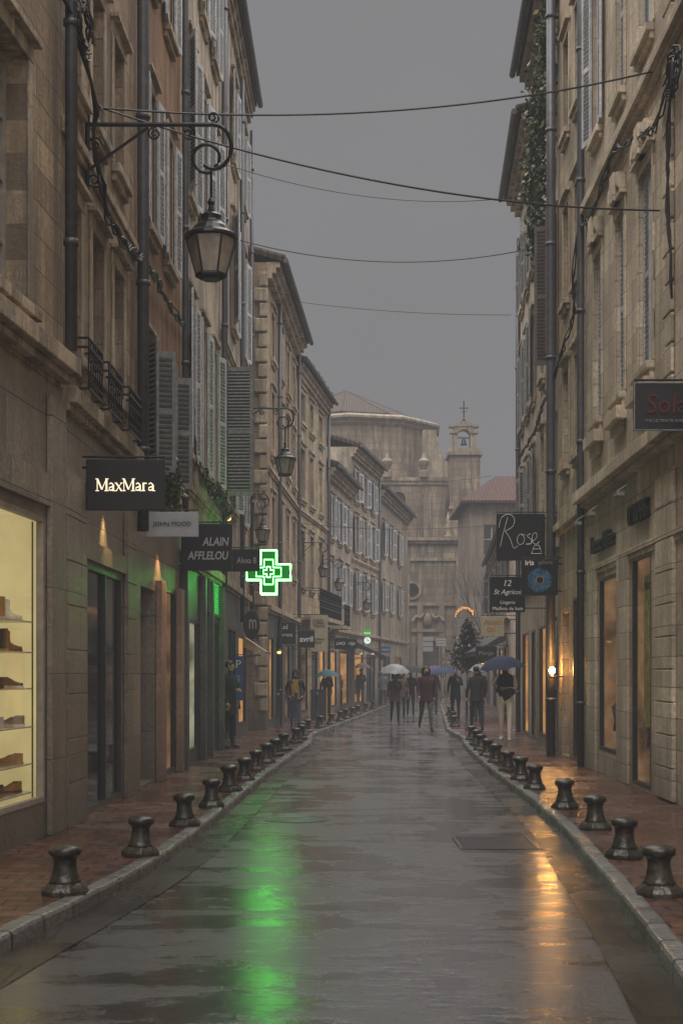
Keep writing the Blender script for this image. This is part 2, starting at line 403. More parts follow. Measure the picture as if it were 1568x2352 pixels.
def house(label,side,Y0,X0,Y1,X1,h,mt,ops,low=None,lowm=None,courses=(),eave=.4,depth=6,pipes=(),roofm=None,cat='house',sur=True,name='town_house',slope=.28,trim=None):
    trim=trim or TRIM
    t=thing(name,(X0,Y0,0),label,cat); fx=mkf(side,Y0,X0,Y1,X1)
    us=sorted({Y0,Y1,*[o[0] for o in ops],*[o[1] for o in ops]}); zs=sorted({-.02,h,*([low] if low else []),*[o[2] for o in ops],*[o[3] for o in ops]})
    mb=MB(fx)
    for a,b in zip(us,us[1:]):
        for c,d in zip(zs,zs[1:]):
            um,zm=(a+b)/2,(c+d)/2
            if any(o[0]<um<o[1] and o[2]<zm<o[3] for o in ops): continue
            mb.quad((a,0,c),(b,0,c),(b,0,d),(a,0,d),1 if low and zm<low else 0)
    for o in ops:
        u0,u1,z0,z1=o[:4]; r=.075 if o[4] in 'LSX' else .3
        mi=1 if low and (z0+z1)/2<low else 0
        for q in (((u0,0,z0),(u0,-r,z0),(u0,-r,z1),(u0,0,z1)),((u1,0,z0),(u1,-r,z0),(u1,-r,z1),(u1,0,z1)),((u0,0,z0),(u1,0,z0),(u1,-r,z0),(u0,-r,z0)),((u0,0,z1),(u1,0,z1),(u1,-r,z1),(u0,-r,z1))): mb.quad(*q,mi)
    for Y in(Y0,Y1): mb.quad((Y,0,-.02),(Y,-depth,-.02),(Y,-depth,h),(Y,0,h))
    mb.quad((Y0,-depth,-.02),(Y1,-depth,-.02),(Y1,-depth,h),(Y0,-depth,h))
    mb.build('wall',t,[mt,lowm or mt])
    rm=roofm or TILE; mb=MB(fx); e=eave; zt=h+.02
    a=[(Y0-.05,e,zt),(Y1+.05,e,zt),(Y1+.05,-depth,zt+slope*(depth+e)),(Y0-.05,-depth,zt+slope*(depth+e))]
    b=[(p[0],p[1],p[2]+.12) for p in a]
    mb.add(a+b,[(0,1,2,3),(4,5,6,7),(0,1,5,4),(1,2,6,5),(2,3,7,6),(3,0,4,7)])
    n=int((Y1-Y0)/.24)
    if h<16.5:
        for i in range(n):
            u=Y0+.12+i*(Y1-Y0)/n; j=random.uniform(-.03,.03)
            mb.tube([(u,e+.05+j,zt+.13+j*.4),(u,e-1.2,zt+.13+slope*1.25)],.085,0,6)
    mb.build('roof',t,[rm])
    if eave>0:
        mb=MB(fx); mb.box((Y0,.002,h-.42),(Y1,e*.35,h-.28)); mb.box((Y0,.002,h-.28),(Y1,e*.6,h-.13)); mb.box((Y0,.002,h-.13),(Y1,e*.85,h+.01))
        mb.build('eave_moulding',t,[trim])
        mb=MB(fx); mb.tube([(Y0,e+.09,h+.05),(Y1,e+.09,h+.03)],.07,0,8); mb.build('roof_gutter',t,[GUTTERM])
    for c in courses:
        mb=MB(fx); mb.box((Y0+.004,.002,c[0]),(Y1-.004,c[2],c[1])); mb.box((Y0+.004,.002,c[0]-.07),(Y1-.004,c[2]*.55,c[0])); mb.build('cornice',t,[trim],bevel=.01)
    for p in pipes:
        u,n0,z0,z1,r=p; mb=MB(fx); mb.tube([(u,n0,z0),(u+.015,n0,z0+(z1-z0)*.33),(u-.01,n0,z0+(z1-z0)*.66),(u,n0,z1)],r,0,10)
        z=z0+1
        while z<z1: mb.tube([(u,n0,z),(u,n0,z+.06)],r*1.25,0,10); z+=2.1
        mb.build('drainpipe',t,[ZINC],smooth=True)
    for o in ops:
        u0,u1,z0,z1,s=o[:5]; sm=o[5] if len(o)>5 else SHW; w=u1-u0
        if s=='L':
            litshop(fx,t,u0,u1,z0,z1,sm if len(o)>5 else LITW)
            window(fx,t,u0,u1,z0,z1,.055,FRDARK,PANE,0,'shop_window',mul=False)
        elif s=='S':
            litshop(fx,t,u0,u1,z0,z1,ST0,goods=False)
            window(fx,t,u0,u1,z0,z1,.055,FRDARK,GLASS,0,'shop_window',mul=w>1.4)
        elif s=='D':
            mb=MB(fx); mb.box((u0,-.28,z0),(u1,-.22,z1)); 
            k=2 if w>.9 else 1
            for i in range(k):
                a=u0+w*i/k+.07; b=u0+w*(i+1)/k-.07
                mb.box((a,-.22,z0+.12),(b,-.20,z0+.8)); mb.box((a,-.22,z0+.9),(b,-.205,z1-.5),1)
            mb.box((u0,-.22,z1-.42),(u1,-.17,z1-.34))
            mb.tube([(u0+w*.5+.04,-.17,z0+.95),(u0+w*.5+.04,-.17,z0+1.2)],.012,0,6)
            mb.build('door',t,[FRDARK,GLASS])
        elif s!='X':
            window(fx,t,u0,u1,z0,z1,.24,FRAME,random.choice([GLASS,GLASS,GLASSC]),3 if z1-z0>1.4 else 1)
            if sur:
                mb=MB(fx); mb.box((u0-.12,.002,z0-.11),(u1+.12,.11,z0-.01)); mb.box((u0-.09,.002,z0-.2),(u1+.09,.06,z0-.11)); mb.build('window_sill',t,[trim],bevel=.008)
                mb=MB(fx)
                mb.box((u0-.13,.002,z1+.001),(u1+.13,.03,z1+.15)); mb.box((u0-.17,.002,z1+.15),(u1+.17,.10,z1+.21))
                mb.box((u0-.13,.002,z0),(u0-.002,.025,z1+.001)); mb.box((u1+.002,.002,z0),(u1+.13,.025,z1+.001))
                mb.build('window_surround',t,[trim],bevel=.008)
            if s=='o':
                a1=random.uniform(.08,.42) if random.random()<.35 else random.uniform(.05,.15)
                a2=random.uniform(.05,.3)
                leaf(fx,t,u0-.01,.04,z0,z1,w/2,-math.cos(a1),math.sin(a1),sm); leaf(fx,t,u1+.01,.04,z0,z1,w/2,math.cos(a2),math.sin(a2),sm)
            elif s=='c':
                leaf(fx,t,u0+.01,-.08,z0,z1,w/2-.015,1,0,sm); leaf(fx,t,u1-.01,-.08,z0,z1,w/2-.015,-1,0,sm)
            elif s=='p':
                leaf(fx,t,u0-.02,.03,z0,z1,w/2,-.8,.6,sm); leaf(fx,t,u1+.02,.03,z0,z1,w/2,.3,.95,sm)
            elif s=='n': leaf(fx,t,u0-.02,.03,z0,z1,w*.75,-.04,.999,sm)
    return t,fx
def grid(us,zs,w,s,m=None): return [(u-w/2,u+w/2,a,b,s)+((m,) if m else ()) for u in us for a,b in zs]

# --- left row
L1,f1=house('tan stone house with a lit shoe shop window below',1,2,-3.62,13.7,-2.70,17.5,LIMED,[(11.1,12.6,4.85,7.05,'w'),(11.1,12.6,9.2,11.4,'w'),(7.6,9,4.85,7.05,'w'),(9.4,13.15,.42,3.05,'X')],4.3,PAINTB,[(4.46,4.62,.2),(8.3,8.42,.1)],eave=.3,pipes=[(13.62,.12,4.7,17.3,.06)])
L2,f2=house('brown stone house with boutique below and iron balconets',1,13.72,-2.70,18.05,-2.62,17.5,BROWN,
  [(14.1,14.62,4.8,6.35,'w'),(15.2,15.86,4.8,6.35,'w'),(16.5,17.17,4.8,6.35,'w'),(14.1,14.62,7.5,9.0,'w'),(15.2,15.86,7.5,9.0,'w'),(16.5,17.17,7.5,9.0,'w'),(15.2,15.86,10.3,11.8,'w'),(16.5,17.17,10.3,11.8,'w'),(14.95,17.05,.14,2.76,'S')],4.2,PAINTB,[(4.22,4.38,.15),(6.9,7.0,.08)],eave=.3,pipes=[(17.95,.12,3.4,17,.075)])
L3,f3=house('ochre plastered house with pale louvred shutters',1,18.07,-2.62,22.2,-2.52,17.5,OCHRE,
  [(18.75,19.35,4.35,6.0,'p',SHG),(20.5,21.1,4.35,6.0,'p',SHG),(18.95,19.6,7.6,9.5,'o'),(20.6,21.3,7.6,9.5,'o'),(18.95,19.6,11,12.8,'o'),(20.6,21.3,11,12.8,'o'),(18.5,19.7,.14,2.75,'D'),(20.3,21.7,.14,2.85,'L',LITD)],4.0,PAINTB,[(4.0,4.12,.1)],eave=.3,pipes=[(22.1,.1,3.3,17,.05)])
L4,f4=house('beige house with tall open louvred shutters',1,22.22,-2.52,28.4,-2.42,17.5,BEIGE,
  grid([23.4,25.3,27.1],[(5.2,7.75),(9.4,11.9),(13.2,15)],.78,'o')+[(22.5,24.7,.3,2.5,'L',LITC),(25.1,25.9,.14,2.6,'D'),(26.3,27.9,.14,2.6,'L',LITC)],3.4,PAINTG,[(3.4,3.55,.12),(4.6,4.68,.06)],eave=.3,pipes=[(28.3,.1,3.3,17,.06)])
L5,f5=house('tall grey-beige house with projecting tiled eave',1,28.42,-2.42,36.0,-2.36,15.95,GREYST,
  [(28.75,29.55,5.2,7.8,'n',SHG)]+grid([31.4,34.2],[(5.2,7.6),(9.2,11.6),(12.8,14.6)],.85,'o')+[(28.7,29.7,.14,2.5,'D'),(30.2,32.2,.14,2.6,'S'),(32.9,35.2,.4,2.5,'L')],3.4,PAINTG,[(3.4,3.55,.12),(8.4,8.5,.08)],eave=.22,pipes=[(32.8,.1,2.8,15.3,.05),(35.9,.1,2.8,15.3,.05)])
L6,f6=house('worn stone house with rough quoins and tiled roof',1,38.02,-2.0,47.5,-1.5,12.6,BROWN,
  grid([39.6,41.9,44.2,46.3],[(4.7,6.5),(7.7,9.4),(10.3,11.6)],.85,'w')+[(38.6,39.9,.3,2.6,'L'),(40.6,42.6,.3,2.5,'S'),(43.3,45,.14,2.5,'L',LITD),(45.6,46.8,.14,2.5,'D')],3.3,PAINTG,[(3.3,3.45,.15),(7.1,7.2,.1)],eave=.42,pipes=[(40.7,.1,.1,12.3,.06),(47.4,.1,.1,12.3,.06)])
for i in range(29):
    z=.6+i*.405; w=.34 if i%2 else .2
    mb=MB(); mb.box((-2.0-w+random.uniform(-.03,.03),37.93-random.uniform(0,.06),z),(-1.965,38.02,z+.36)); mb.build('quoin',L6,[TRIM],bevel=.03)
L7,f7=house('pale stone house with long iron balcony',1,47.52,-1.5,55,-.57,12.0,LIME,
  grid([48.8,50.9,53.2],[(4.6,6.5),(7.6,9.3),(10.2,11.2)],.9,'w')+[(48,50,.3,2.6,'L',LITD),(51,52.4,.14,2.5,'S'),(53,54.4,.3,2.6,'L')],3.4,None,[(3.4,3.55,.15),(7.1,7.2,.1)],eave=.3,pipes=[(54.9,.1,.1,12,.06)])
L8,f8=house('low pink rendered house with white shutters',1,55.02,-.57,62,.42,9.6,PINK,
  grid([56.3,58.5,60.7],[(4.5,6.1),(7.0,8.6)],.85,'o')+[(55.6,57.6,.3,2.5,'L'),(58.6,61,.3,2.5,'L')],3.3,None,[(3.3,3.42,.12)],eave=.4)
L9,f9=house('beige rendered house with rows of shuttered windows',1,62.02,.42,69.5,1.79,11.5,BEIGEF,
  grid([63.3,65.5,67.8],[(4.5,6.1),(7.0,8.6),(9.3,10.6)],.9,'o')+[(62.8,65,.3,2.5,'L'),(66,68.5,.3,2.5,'S')],3.3,None,[(3.3,3.42,.12),(6.6,6.7,.08)],eave=.35,pipes=[(69.4,.1,.1,11.3,.06)])
L10,f10=house('narrow stone house beside the church square',1,69.52,1.79,82,3.8,10.6,BEIGEF,
  grid([71.5,74.5,78],[(4.8,6.2),(7.6,9.2)],.9,'o')+[(71,74,.3,2.5,'S'),(76,79,.3,2.5,'L',LITD)],3.3,None,[(3.3,3.42,.12)],eave=.4,slope=.2)
# --- right row
R1,g1=house('pale limestone house with closed louvred shutters',-1,2,3.64,23.0,3.96,17.5,LIME2,
  [(17.75,18.6,5.5,8.05,'c'),(19.65,20.3,5.5,8.05,'c'),(21.55,22.2,5.5,8.05,'c'),(17.75,18.6,9.7,12.2,'c'),(19.65,20.3,9.7,12.2,'c'),(21.55,22.2,9.9,12.3,'o'),(17.85,19.1,.14,3.15,'L',LITD),(20.2,21.75,.45,3.05,'L',LITD)],4.2,LIME2,[(4.33,4.5,.24),(3.2,3.28,.05),(8.95,9.1,.14)],eave=.3,pipes=[(22.85,.12,.1,17.3,.06)],trim=LIME2)
R2,g2=house('narrow limestone house between two drainpipes',-1,23.02,3.96,26.3,4.02,16.6,LIME,
  grid([23.9,25.3],[(5.3,7.0),(8.2,9.9),(11.2,12.9)],.62,'w')+[(23.4,24.5,.14,2.9,'L',LITW),(25.0,25.9,.14,2.7,'D')],4.0,None,[(4.2,4.32,.14)],eave=.0,pipes=[(26.25,.16,.1,16,.085)])
R3,g3=house('old stone house with ivy under its tiled eave',-1,26.32,4.06,31.2,4.28,14.7,GREYST,
  [(26.9,27.6,7.6,10.3,'p',SHB),(29.4,30.1,7.8,10.1,'w'),(27.2,27.9,11.4,13,'w'),(29.4,30.1,4.8,6.6,'w'),(27.2,27.9,4.8,6.4,'w'),(27.0,28.4,.14,2.7,'S'),(29.2,30.6,.3,2.6,'L',LITW)],3.8,None,[(3.8,3.95,.12)],eave=.45)
R4,g4=house('stone house with overhanging tiled eave and downpipe',-1,31.22,4.3,37,4.64,13.9,BEIGE,
  grid([32.3,34.1,35.9],[(4.8,6.6),(7.8,9.7),(10.8,12.4)],.75,'o',SHG)+[(31.8,33,.14,2.6,'L',LITD),(34,36,.14,2.6,'L',LITW)],3.6,None,[(3.6,3.75,.12)],eave=.42,pipes=[(36.95,.06,.1,12.9,.06)])
R5,g5=house('low rendered house with shops',-1,43,5.1,58,6.1,6.0,PINK,
  grid([45,48,51,54,57],[(4.0,5.4)],.85,'o',SHG)+[(44,47,.3,2.5,'L',LITD),(48.5,51,.3,2.5,'L'),(53,56,.3,2.5,'S')],3.3,None,[(3.3,3.42,.12)],eave=.25)
R7,g7=house('low stone house behind bare trees',-1,58.02,6.6,76,8.0,6.6,LIME,grid([61,65,69,73],[(4,5.6)],.9,'w')+[(60,63,.3,2.5,'S'),(66,69,.3,2.5,'L')],3.2,None,[(3.2,3.3,.1)],eave=.3)
t=thing('town_house',(9.8,80,0),'pinkish house with red tiled hipped roof','house')
mb=MB(); us=[7.2,8,8.9,10,10.9,12,12.9,14]; 
for a,b in zip(us,us[1:]):
    for c,d in((0,5),(5,6.8),(6.8,8.3),(8.3,10),(10,11.3)):
        if a in(8,10,12) and (c in(5,8.3)): 
            for q in(((a,80,c),(a,80.25,c),(a,80.25,d),(a,80,d)),((b,80,c),(b,80.25,c),(b,80.25,d),(b,80,d)),((a,80,c),(b,80,c),(b,80.25,c),(a,80.25,c)),((a,80,d),(b,80,d),(b,80.25,d),(a,80.25,d))): mb.quad(*q)
        else: mb.quad((a,80,c),(b,80,c),(b,80,d),(a,80,d))
PINKF=stone('faded_pink_render',(.24,.19,.15),stain=.5,blocks=False)
mb.quad((7.2,80,0),(7.2,88,0),(7.2,88,11.3),(7.2,80,11.3)); mb.quad((14,80,0),(14,88,0),(14,88,11.3),(14,80,11.3)); mb.build('wall',t,[PINKF])
for a in(8,10,12):
    for c,d in((5,6.8),(8.3,10)):
        mb=MB(); mb.quad((a,80.22,c),(a+.9,80.22,c),(a+.9,80.22,d),(a,80.22,d),1); mb.box((a+.42,80.16,c),(a+.48,80.2,d)); mb.box((a,80.16,(c+d)/2),(a+.9,80.195,(c+d)/2+.05)); mb.build('window',t,[FRAME,GLASS])
mb=MB(); mb.add([(6.7,79.5,11.3),(14.5,79.5,11.3),(14.5,88.5,11.3),(6.7,88.5,11.3),(9,83.5,13.2),(12.5,83.5,13.2),(6.7,79.5,11.15),(14.5,79.5,11.15),(14.5,88.5,11.15),(6.7,88.5,11.15)],[(0,1,5,4),(1,2,5),(2,3,4,5),(3,0,4),(0,1,7,6),(3,0,6,9),(6,7,8,9)]); mb.build('roof',t,[TILER])

# --- near shop display interior & shelves
mb=MB(f1); u0,u1,z0,z1=9.38,13.17,.40,3.07
mb.quad((u0,-1.1,z0),(u1,-1.1,z0),(u1,-1.1,z1),(u0,-1.1,z1)); mb.quad((u1,-.075,z0),(u1,-1.1,z0),(u1,-1.1,z1),(u1,-.075,z1)); mb.quad((u0,-.075,z0),(u0,-1.1,z0),(u0,-1.1,z1),(u0,-.075,z1))
mb.quad((u0,-.075,z1),(u1,-.075,z1),(u1,-1.1,z1),(u0,-1.1,z1)); mb.quad((u0,-.075,z0),(u1,-.075,z0),(u1,-1.1,z0),(u0,-1.1,z0))
mb.build('display_interior',L1,[LITY])
window(f1,L1,9.4,13.15,.42,3.05,.055,FRAME,PANE,0,'shop_window',mul=False)
SHELF=simple('frosted_glass_shelf',(.55,.5,.36),.2,var=.05,bmp=0)
shz=[.52,.78,1.12,1.47,1.80,2.08]
for i,z in enumerate(shz):
    mb=MB(f1); mb.box((11.4,-.75,z-.012),(13.10,-.085,z)); mb.build('display_shelf',L1,[SHELF])
for (u,n) in((13.08,-.09),(12.0,-.09)):
    mb=MB(f1); mb.tube([(u,n,.42),(u,n,3.0)],.008,0,6); mb.build('shelf_post',L1,[ZINC])
def shoe(x,y,z,m,sole,rot,label,s=1,boot=0):
    t=thing('shoe',(x,y,z),label,'shoe','shoes on the lit display shelves'); N=14
    def foot(a):
        w=.042*(1+.25*math.cos(a)) ; return (.135*math.cos(a), w*math.sin(a))
    o1=[foot(2*math.pi*k/N) for k in range(N)]
    vs=[(a,b,0) for a,b in o1]+[(a,b,.022) for a,b in o1]
    fs=[(k,(k+1)%N,N+(k+1)%N,N+k) for k in range(N)]+[tuple(range(N)),tuple(range(N,2*N))]
    q=MB(lambda a,b,c:(x+(a*math.cos(rot)-b*math.sin(rot))*s,y+(a*math.sin(rot)+b*math.cos(rot))*s,z+c*s)); q.add(vs,fs); q.build('sole',t,[sole])
    q=MB(q.xf); vs=[]
    rows=[(.022,.97,0),(.045,.95,0),(.062,.80,-.022),(.078,.60,-.048),(.100,.46,-.068)]+([(.15,.42,-.07),(.20,.44,-.07)] if boot else [])
    for hz,k_,off in rows:
        for a,b in o1: vs.append((a*k_+off,b*(k_ if k_>.6 else k_*1.25),hz-(.012 if a>.08 and hz>.05 else 0)))
    R_=len(rows)
    fs=[(i*N+k,i*N+(k+1)%N,(i+1)*N+(k+1)%N,(i+1)*N+k) for i in range(R_-1) for k in range(N)]
    q.add(vs,fs); q.build('upper',t,[m],smooth=True)
SB=simple('black_leather',(.02,.018,.016),.35,bmp=0); ST=simple('tan_leather',(.45,.24,.07),.45,bmp=0); SG=simple('olive_canvas',(.30,.27,.18),.6,bmp=0); SW=simple('white_leather',(.75,.7,.62),.5,bmp=0); SM=simple('brown_suede',(.14,.07,.035),.7,bmp=0)
for (u,n,zi,m,so,r,lb,bo) in[(12.9,-.24,0,ST,SM,-2.3,'tan leather shoe on a glass shelf',0),(12.45,-.24,0,SM,ST,-2.0,'brown suede shoe on a glass shelf',0),(12.85,-.24,1,ST,ST,-2.9,'tan leather sandal on a glass shelf',0),(12.3,-.25,1,ST,SB,-2.2,'tan leather sandal on a glass shelf',0),(12.9,-.24,2,SG,SW,-2.9,'olive canvas sneaker with white sole',0),(12.4,-.24,2,SW,SW,-2.2,'white sneaker with white sole',0),(12.9,-.23,3,SB,SW,-.4,'black sneaker with white sole',0),(12.4,-.25,3,SM,SB,-2.3,'brown suede loafer on a glass shelf',0),(12.05,-.25,3,SB,SB,-2.3,'black leather loafer on a glass shelf',0),(12.92,-.24,4,SM,SB,-.5,'brown suede ankle boot on a shelf',1),(12.5,-.24,4,SB,ST,-2.3,'black ankle boot on a glass shelf',1),(12.1,-.24,4,SG,SB,-2.2,'olive ankle boot on a glass shelf',1),(12.92,-.24,5,SW,SW,-.5,'white leather boot on a glass shelf',1),(12.45,-.25,5,ST,SW,-2.3,'tan leather boot on a glass shelf',1),(12.05,-.25,5,SW,SW,-2.3,'white leather boot on a glass shelf',1)]:
    x,y,_=f1(u,n,0); shoe(x,y,shz[zi]+.001,m,so,r,lb,1.0,bo)
for (u,n,zi,m,lb) in((12.7,-.44,4,SB,'black strappy handbag on a glass shelf'),(12.7,-.42,5,SG,'pale woven handbag on a glass shelf'),(12.65,-.46,2,ST,'tan leather handbag on a glass shelf')):
    x,y,_=f1(u,n,0); z=shz[zi]+.001
    t=thing('handbag',(x,y,z),lb,'handbag'); mb=MB(); mb.add([(x-.15,y-.05,z),(x+.15,y-.05,z),(x+.15,y+.05,z),(x-.15,y+.05,z),(x-.12,y-.03,z+.17),(x+.12,y-.03,z+.17),(x+.12,y+.03,z+.17),(x-.12,y+.03,z+.17)],[(0,3,2,1),(4,5,6,7),(0,1,5,4),(1,2,6,5),(2,3,7,6),(3,0,4,7)]); mb.build('bag_body',t,[m],bevel=.01)
    mb=MB(); mb.tube([(x+.08*math.cos(a),y,z+.165+.09*math.sin(a)) for a in[math.pi*k/8 for k in range(9)]],.008,0,5); mb.build('handle',t,[m])
for a,b in((13.78,14.7),(17.2,17.85)):
    z=.1; mb=MB(f2); mb.box((a+.01,.003,.1),(b-.01,.045,3.58))
    while z<3.3: mb.box((a,.004,z),(b,.06,z+.425)); z+=.435
    mb.build('pilaster',L2,[PAINTB],bevel=.006)
mb=MB(f2); mb.box((14.72,.003,2.8),(17.18,.05,3.0)); mb.build('door_lintel',L2,[PAINTB])
mb=MB(f1); mb.box((13.2,.003,.1),(13.68,.06,4.2)); mb.build('pilaster',L1,[PAINTB],bevel=.01)
mb=MB(f1); mb.box((9,.003,3.15),(13.19,.05,3.45)); mb.build('shop_fascia',L1,[PAINTB])
PKS=stone('pink_stone',(.50,.33,.24),blocks=False,stain=.3)
for a,b in((19.75,20.2),(21.75,22.1)):
    mb=MB(f3); mb.box((a,.003,.1),(b,.09,2.9)); mb.build('pilaster',L3,[PKS],bevel=.01)
for a in(22.25,24.78,26.0,28.0):
    mb=MB(f4); mb.box((a,.003,.1),(a+.22,.12,3.3)); mb.build('pilaster',L4,[PAINTG],bevel=.01)
mb=MB(f4); mb.box((25.9,.003,2.7),(27.9,.02,3.32)); mb.build('green_glow_panel',L4,[VENTGLOW])  # added glowing panel behind the louvre, stands in for the cross's green glow
mb=MB(f4); mb.box((25.88,.022,2.69),(27.92,.06,2.73))
for i in range(12): mb.box((25.9,.021,2.75+i*.047),(27.9,.042,2.763+i*.047))
for a in(25.88,27.88): mb.box((a,.0215,2.69),(a+.04,.062,3.33))
mb.build('ventilation_louvre',L4,[PAINTG])
i=0
while i<34:
    z=4.75+i*.36; w=.5 if i%2 else .36
    mb=MB(g1); mb.box((16.5,.004,z),(16.5+w,.045,z+.33)); mb.build('quoin',R1,[LIME2],bevel=.012); i+=1
mb=MB(g1); mb.box((16.41,.003,.11),(17.34,.04,4.0)); z=.12
while z<3.9: mb.box((16.4,.004,z),(17.35,.06,z+.37)); z+=.385
mb.build('pilaster',R1,[LIME2],bevel=.008)
for a,b in((19.25,20.05),(21.9,22.7)):
    mb=MB(g1); mb.box((a,.004,.1),(b,.05,3.2)); mb.build('pilaster',R1,[LIME2],bevel=.01)
for u0_,u1_ in((17.75,18.6),(19.65,20.3),(21.55,22.2)):
    mb=MB(g1); c=(u0_+u1_)/2; w=(u1_-u0_)/2+.12
    for k in range(8):
        a0=math.pi*k/8; a1=math.pi*(k+1)/8
        mb.box((c-w*math.cos(a0),.004,8.26+.16*min(math.sin(a0),math.sin(a1))),(c-w*math.cos(a1),.11,8.40+.16*max(math.sin(a0),math.sin(a1))))
    mb.box((c-.14,.003,8.2),(c+.14,.14,8.6)); mb.build('window_hood',R1,[LIME2],bevel=.01)
    mb=MB(g1); mb.box((u0_-.2,.003,5.1),(u1_+.2,.16,5.28)); mb.box((u0_,.003,4.95),(u1_,.09,5.1)); mb.build('window_ledge',R1,[LIME2],bevel=.01)
POST=simple('yellow_poster',(.42,.36,.08),.5,var=.6,scale=7,bmp=0)
mb=MB(g1); mb.quad((18.2,-.12,.9),(18.9,-.12,.9),(18.9,-.12,2.9),(18.2,-.12,2.9)); mb.build('poster',R1,[POST],label='yellow cartoon-coloured poster strip on glass')
text('WINNER',R1,(g1(18.55,-.11,0)[0],18.55,2.75),.55,REDL,'right',name='lettering')
for u in(18.6,20.9,22.2):
    mb=MB(g1); mb.tube([(u,.05,4.12),(u,.2,4.05),(u,.3,3.98)],.012); mb.box((u-.12,.22,3.92),(u+.12,.32,3.97)); mb.build('spot_fixture',R1,[SHG])
text('CP TUCHENS',R1,(g1(18.45,.05,0)[0],18.45,3.70),1.15,DKL,'right',h=.26,ext=.03)
text('Laurence Nolière',R1,(g1(21.2,.05,0)[0],21.2,3.58),1.75,DKL,'right',h=.26,ext=.03)
def balconet(t,fx,u0,u1,z0,z1,n):
    mb=MB(fx)
    for z in(z0,z1,z1-.09): mb.tube([(u0,0,z),(u0,n,z),(u1,n,z),(u1,0,z)],.014,0,5)
    k=max(4,int((u1-u0)/.11))
    for i in range(k+1):
        u=u0+(u1-u0)*i/k; mb.tube([(u,n,z0),(u,n,z1)],.009,0,5)
        if i<k:
            c=u+(u1-u0)/k/2; zc=(z0+z1)/2
            for dz in(-.12,.1):
                mb.tube([(c+.05*math.cos(a),n,zc+dz+.06*math.sin(a)) for a in [j*math.pi/5 for j in range(11)]],.008,0,4)
    mb.build('balcony_railing',t,[IRON])
for a,b in((14.05,14.75),(15.15,15.92),(16.45,17.25)): balconet(L2,f2,a,b,4.42,4.92,.2)
balconet(L7,f7,48.1,53.9,3.6,4.5,.7); balconet(L8,f8,55.6,57.2,3.5,4.3,.6)
mb=MB(f7); mb.box((48.0,.16,3.44),(54,.75,3.58)); mb.build('balcony_slab',L7,[TRIM])
mb=MB(f8); mb.box((55.5,.13,3.36),(57.3,.65,3.48)); mb.build('balcony_slab',L8,[TRIM])

# --- church
CH=thing('church',(5,92,0),'large mist-veiled stone church with drum, tiled roof and bell gable','church')
def archwall(mb,x0,x1,z0,z1,y,holes,m=0):
    xs=sorted({x0,x1,*[h[0]-h[1]/2 for h in holes],*[h[0]+h[1]/2 for h in holes]}); zs=sorted({z0,z1,*[h[2] for h in holes],*[h[3] for h in holes]})
    for a,b in zip(xs,xs[1:]):
        for c,d in zip(zs,zs[1:]):
            if any(abs((a+b)/2-h[0])<h[1]/2 and h[2]<(c+d)/2<h[3] for h in holes): continue
            mb.quad((a,y,c),(b,y,c),(b,y,d),(a,y,d),m)
    for cx,w,zb,zt in holes:
        n=12; r=w/2
        for s in(-1,1):
            pts=[(cx+s*r*math.cos(math.pi/2*k/n),y,zt-r+r*math.sin(math.pi/2*k/n)) for k in range(n+1)]
            for p,q in zip(pts,pts[1:]): mb.add([p,q,(q[0],y,zt+.0),(p[0],y,zt)],[(0,1,2,3)],m)
            for p,q in zip(pts,pts[1:]): mb.quad(p,q,(q[0],y+.5,q[2]),(p[0],y+.5,p[2]),m)
            mb.quad((cx+s*r,y,zb),(cx+s*r,y+.5,zb),(cx+s*r,y+.5,zt-r),(cx+s*r,y,zt-r),m)
mb=MB(); archwall(mb,4.0,8.0,0,10.4,92,[(5.55,1.5,.1,3.9)]); mb.quad((4,92,0),(4,97,0),(4,97,10.4),(4,92,10.4)); mb.quad((8,92,0),(8,97,0),(8,97,10.4),(8,92,10.4)); mb.quad((4,92,10.4),(8,92,10.4),(8,97,10.4),(4,97,10.4)); mb.build('porch_wall',CH,[CHURCH])
mb=MB()
for z,p in((10.2,.35),(10.02,.2),(6.0,.15),(8.9,.12)): mb.box((3.85,92-p,z),(8.15,91.998,z+.19))
for x in(4.0,4.9,6.3,7.4): mb.box((x,91.85,.1),(x+.35,91.996,6.0))
for x in(4.0,7.4): mb.box((x,91.85,6.19),(x+.4,91.996,8.9))
mb.build('porch_cornice',CH,[CHTRIM])
mb=MB(); mb.box((4.8,92.3,.05),(6.3,92.4,3.9)); 
for i in range(2):
    for j in range(4): mb.box((4.87+i*.72,92.26,.2+j*.85),(5.5+i*.72,92.299,.95+j*.85))
mb.build('door',CH,[simple('brown_door_wood',(.05,.035,.025),.6)])
mb=MB(); mb.lathe([(.62,0),(.62,.1),(.45,.1),(.45,.0)],(0,0,0),24)
mb.v=[(4.55+p[0],91.98-p[2]*.8,7.0+p[1]) for p in mb.v]; mb.build('round_window_surround',CH,[CHTRIM])
mb=MB(); mb.add([(4.55+.46*math.cos(a),91.96,7.0+.46*math.sin(a)) for a in[2*math.pi*k/24 for k in range(24)]],[tuple(range(24))]); mb.build('round_window',CH,[GLASS])
mb=MB(); mb.tube([(4.6,91.8,5.0),(4.8,91.8,5.3),(5.1,91.8,5.2),(5.35,91.8,5.5)],.12); mb.tube([(6.6,91.8,5.0),(6.3,91.8,5.3),(6.0,91.8,5.2),(5.75,91.8,5.5)],.12); mb.ell((5.55,91.8,5.1),(.28,.15,.42)); mb.box((4.5,91.8,4.3),(6.6,91.99,4.5)); mb.build('carved_pediment',CH,[CHTRIM])
mb=MB(); mb.lathe([(.28,0),(.28,.15),(.12,.25),(.2,.55),(.22,.8),(.1,1.0),(.16,1.15),(.1,1.35),(.03,1.7),(.001,1.75)],(6.9,92.2,10.4),12); mb.build('finial',CH,[CHTRIM],smooth=True)
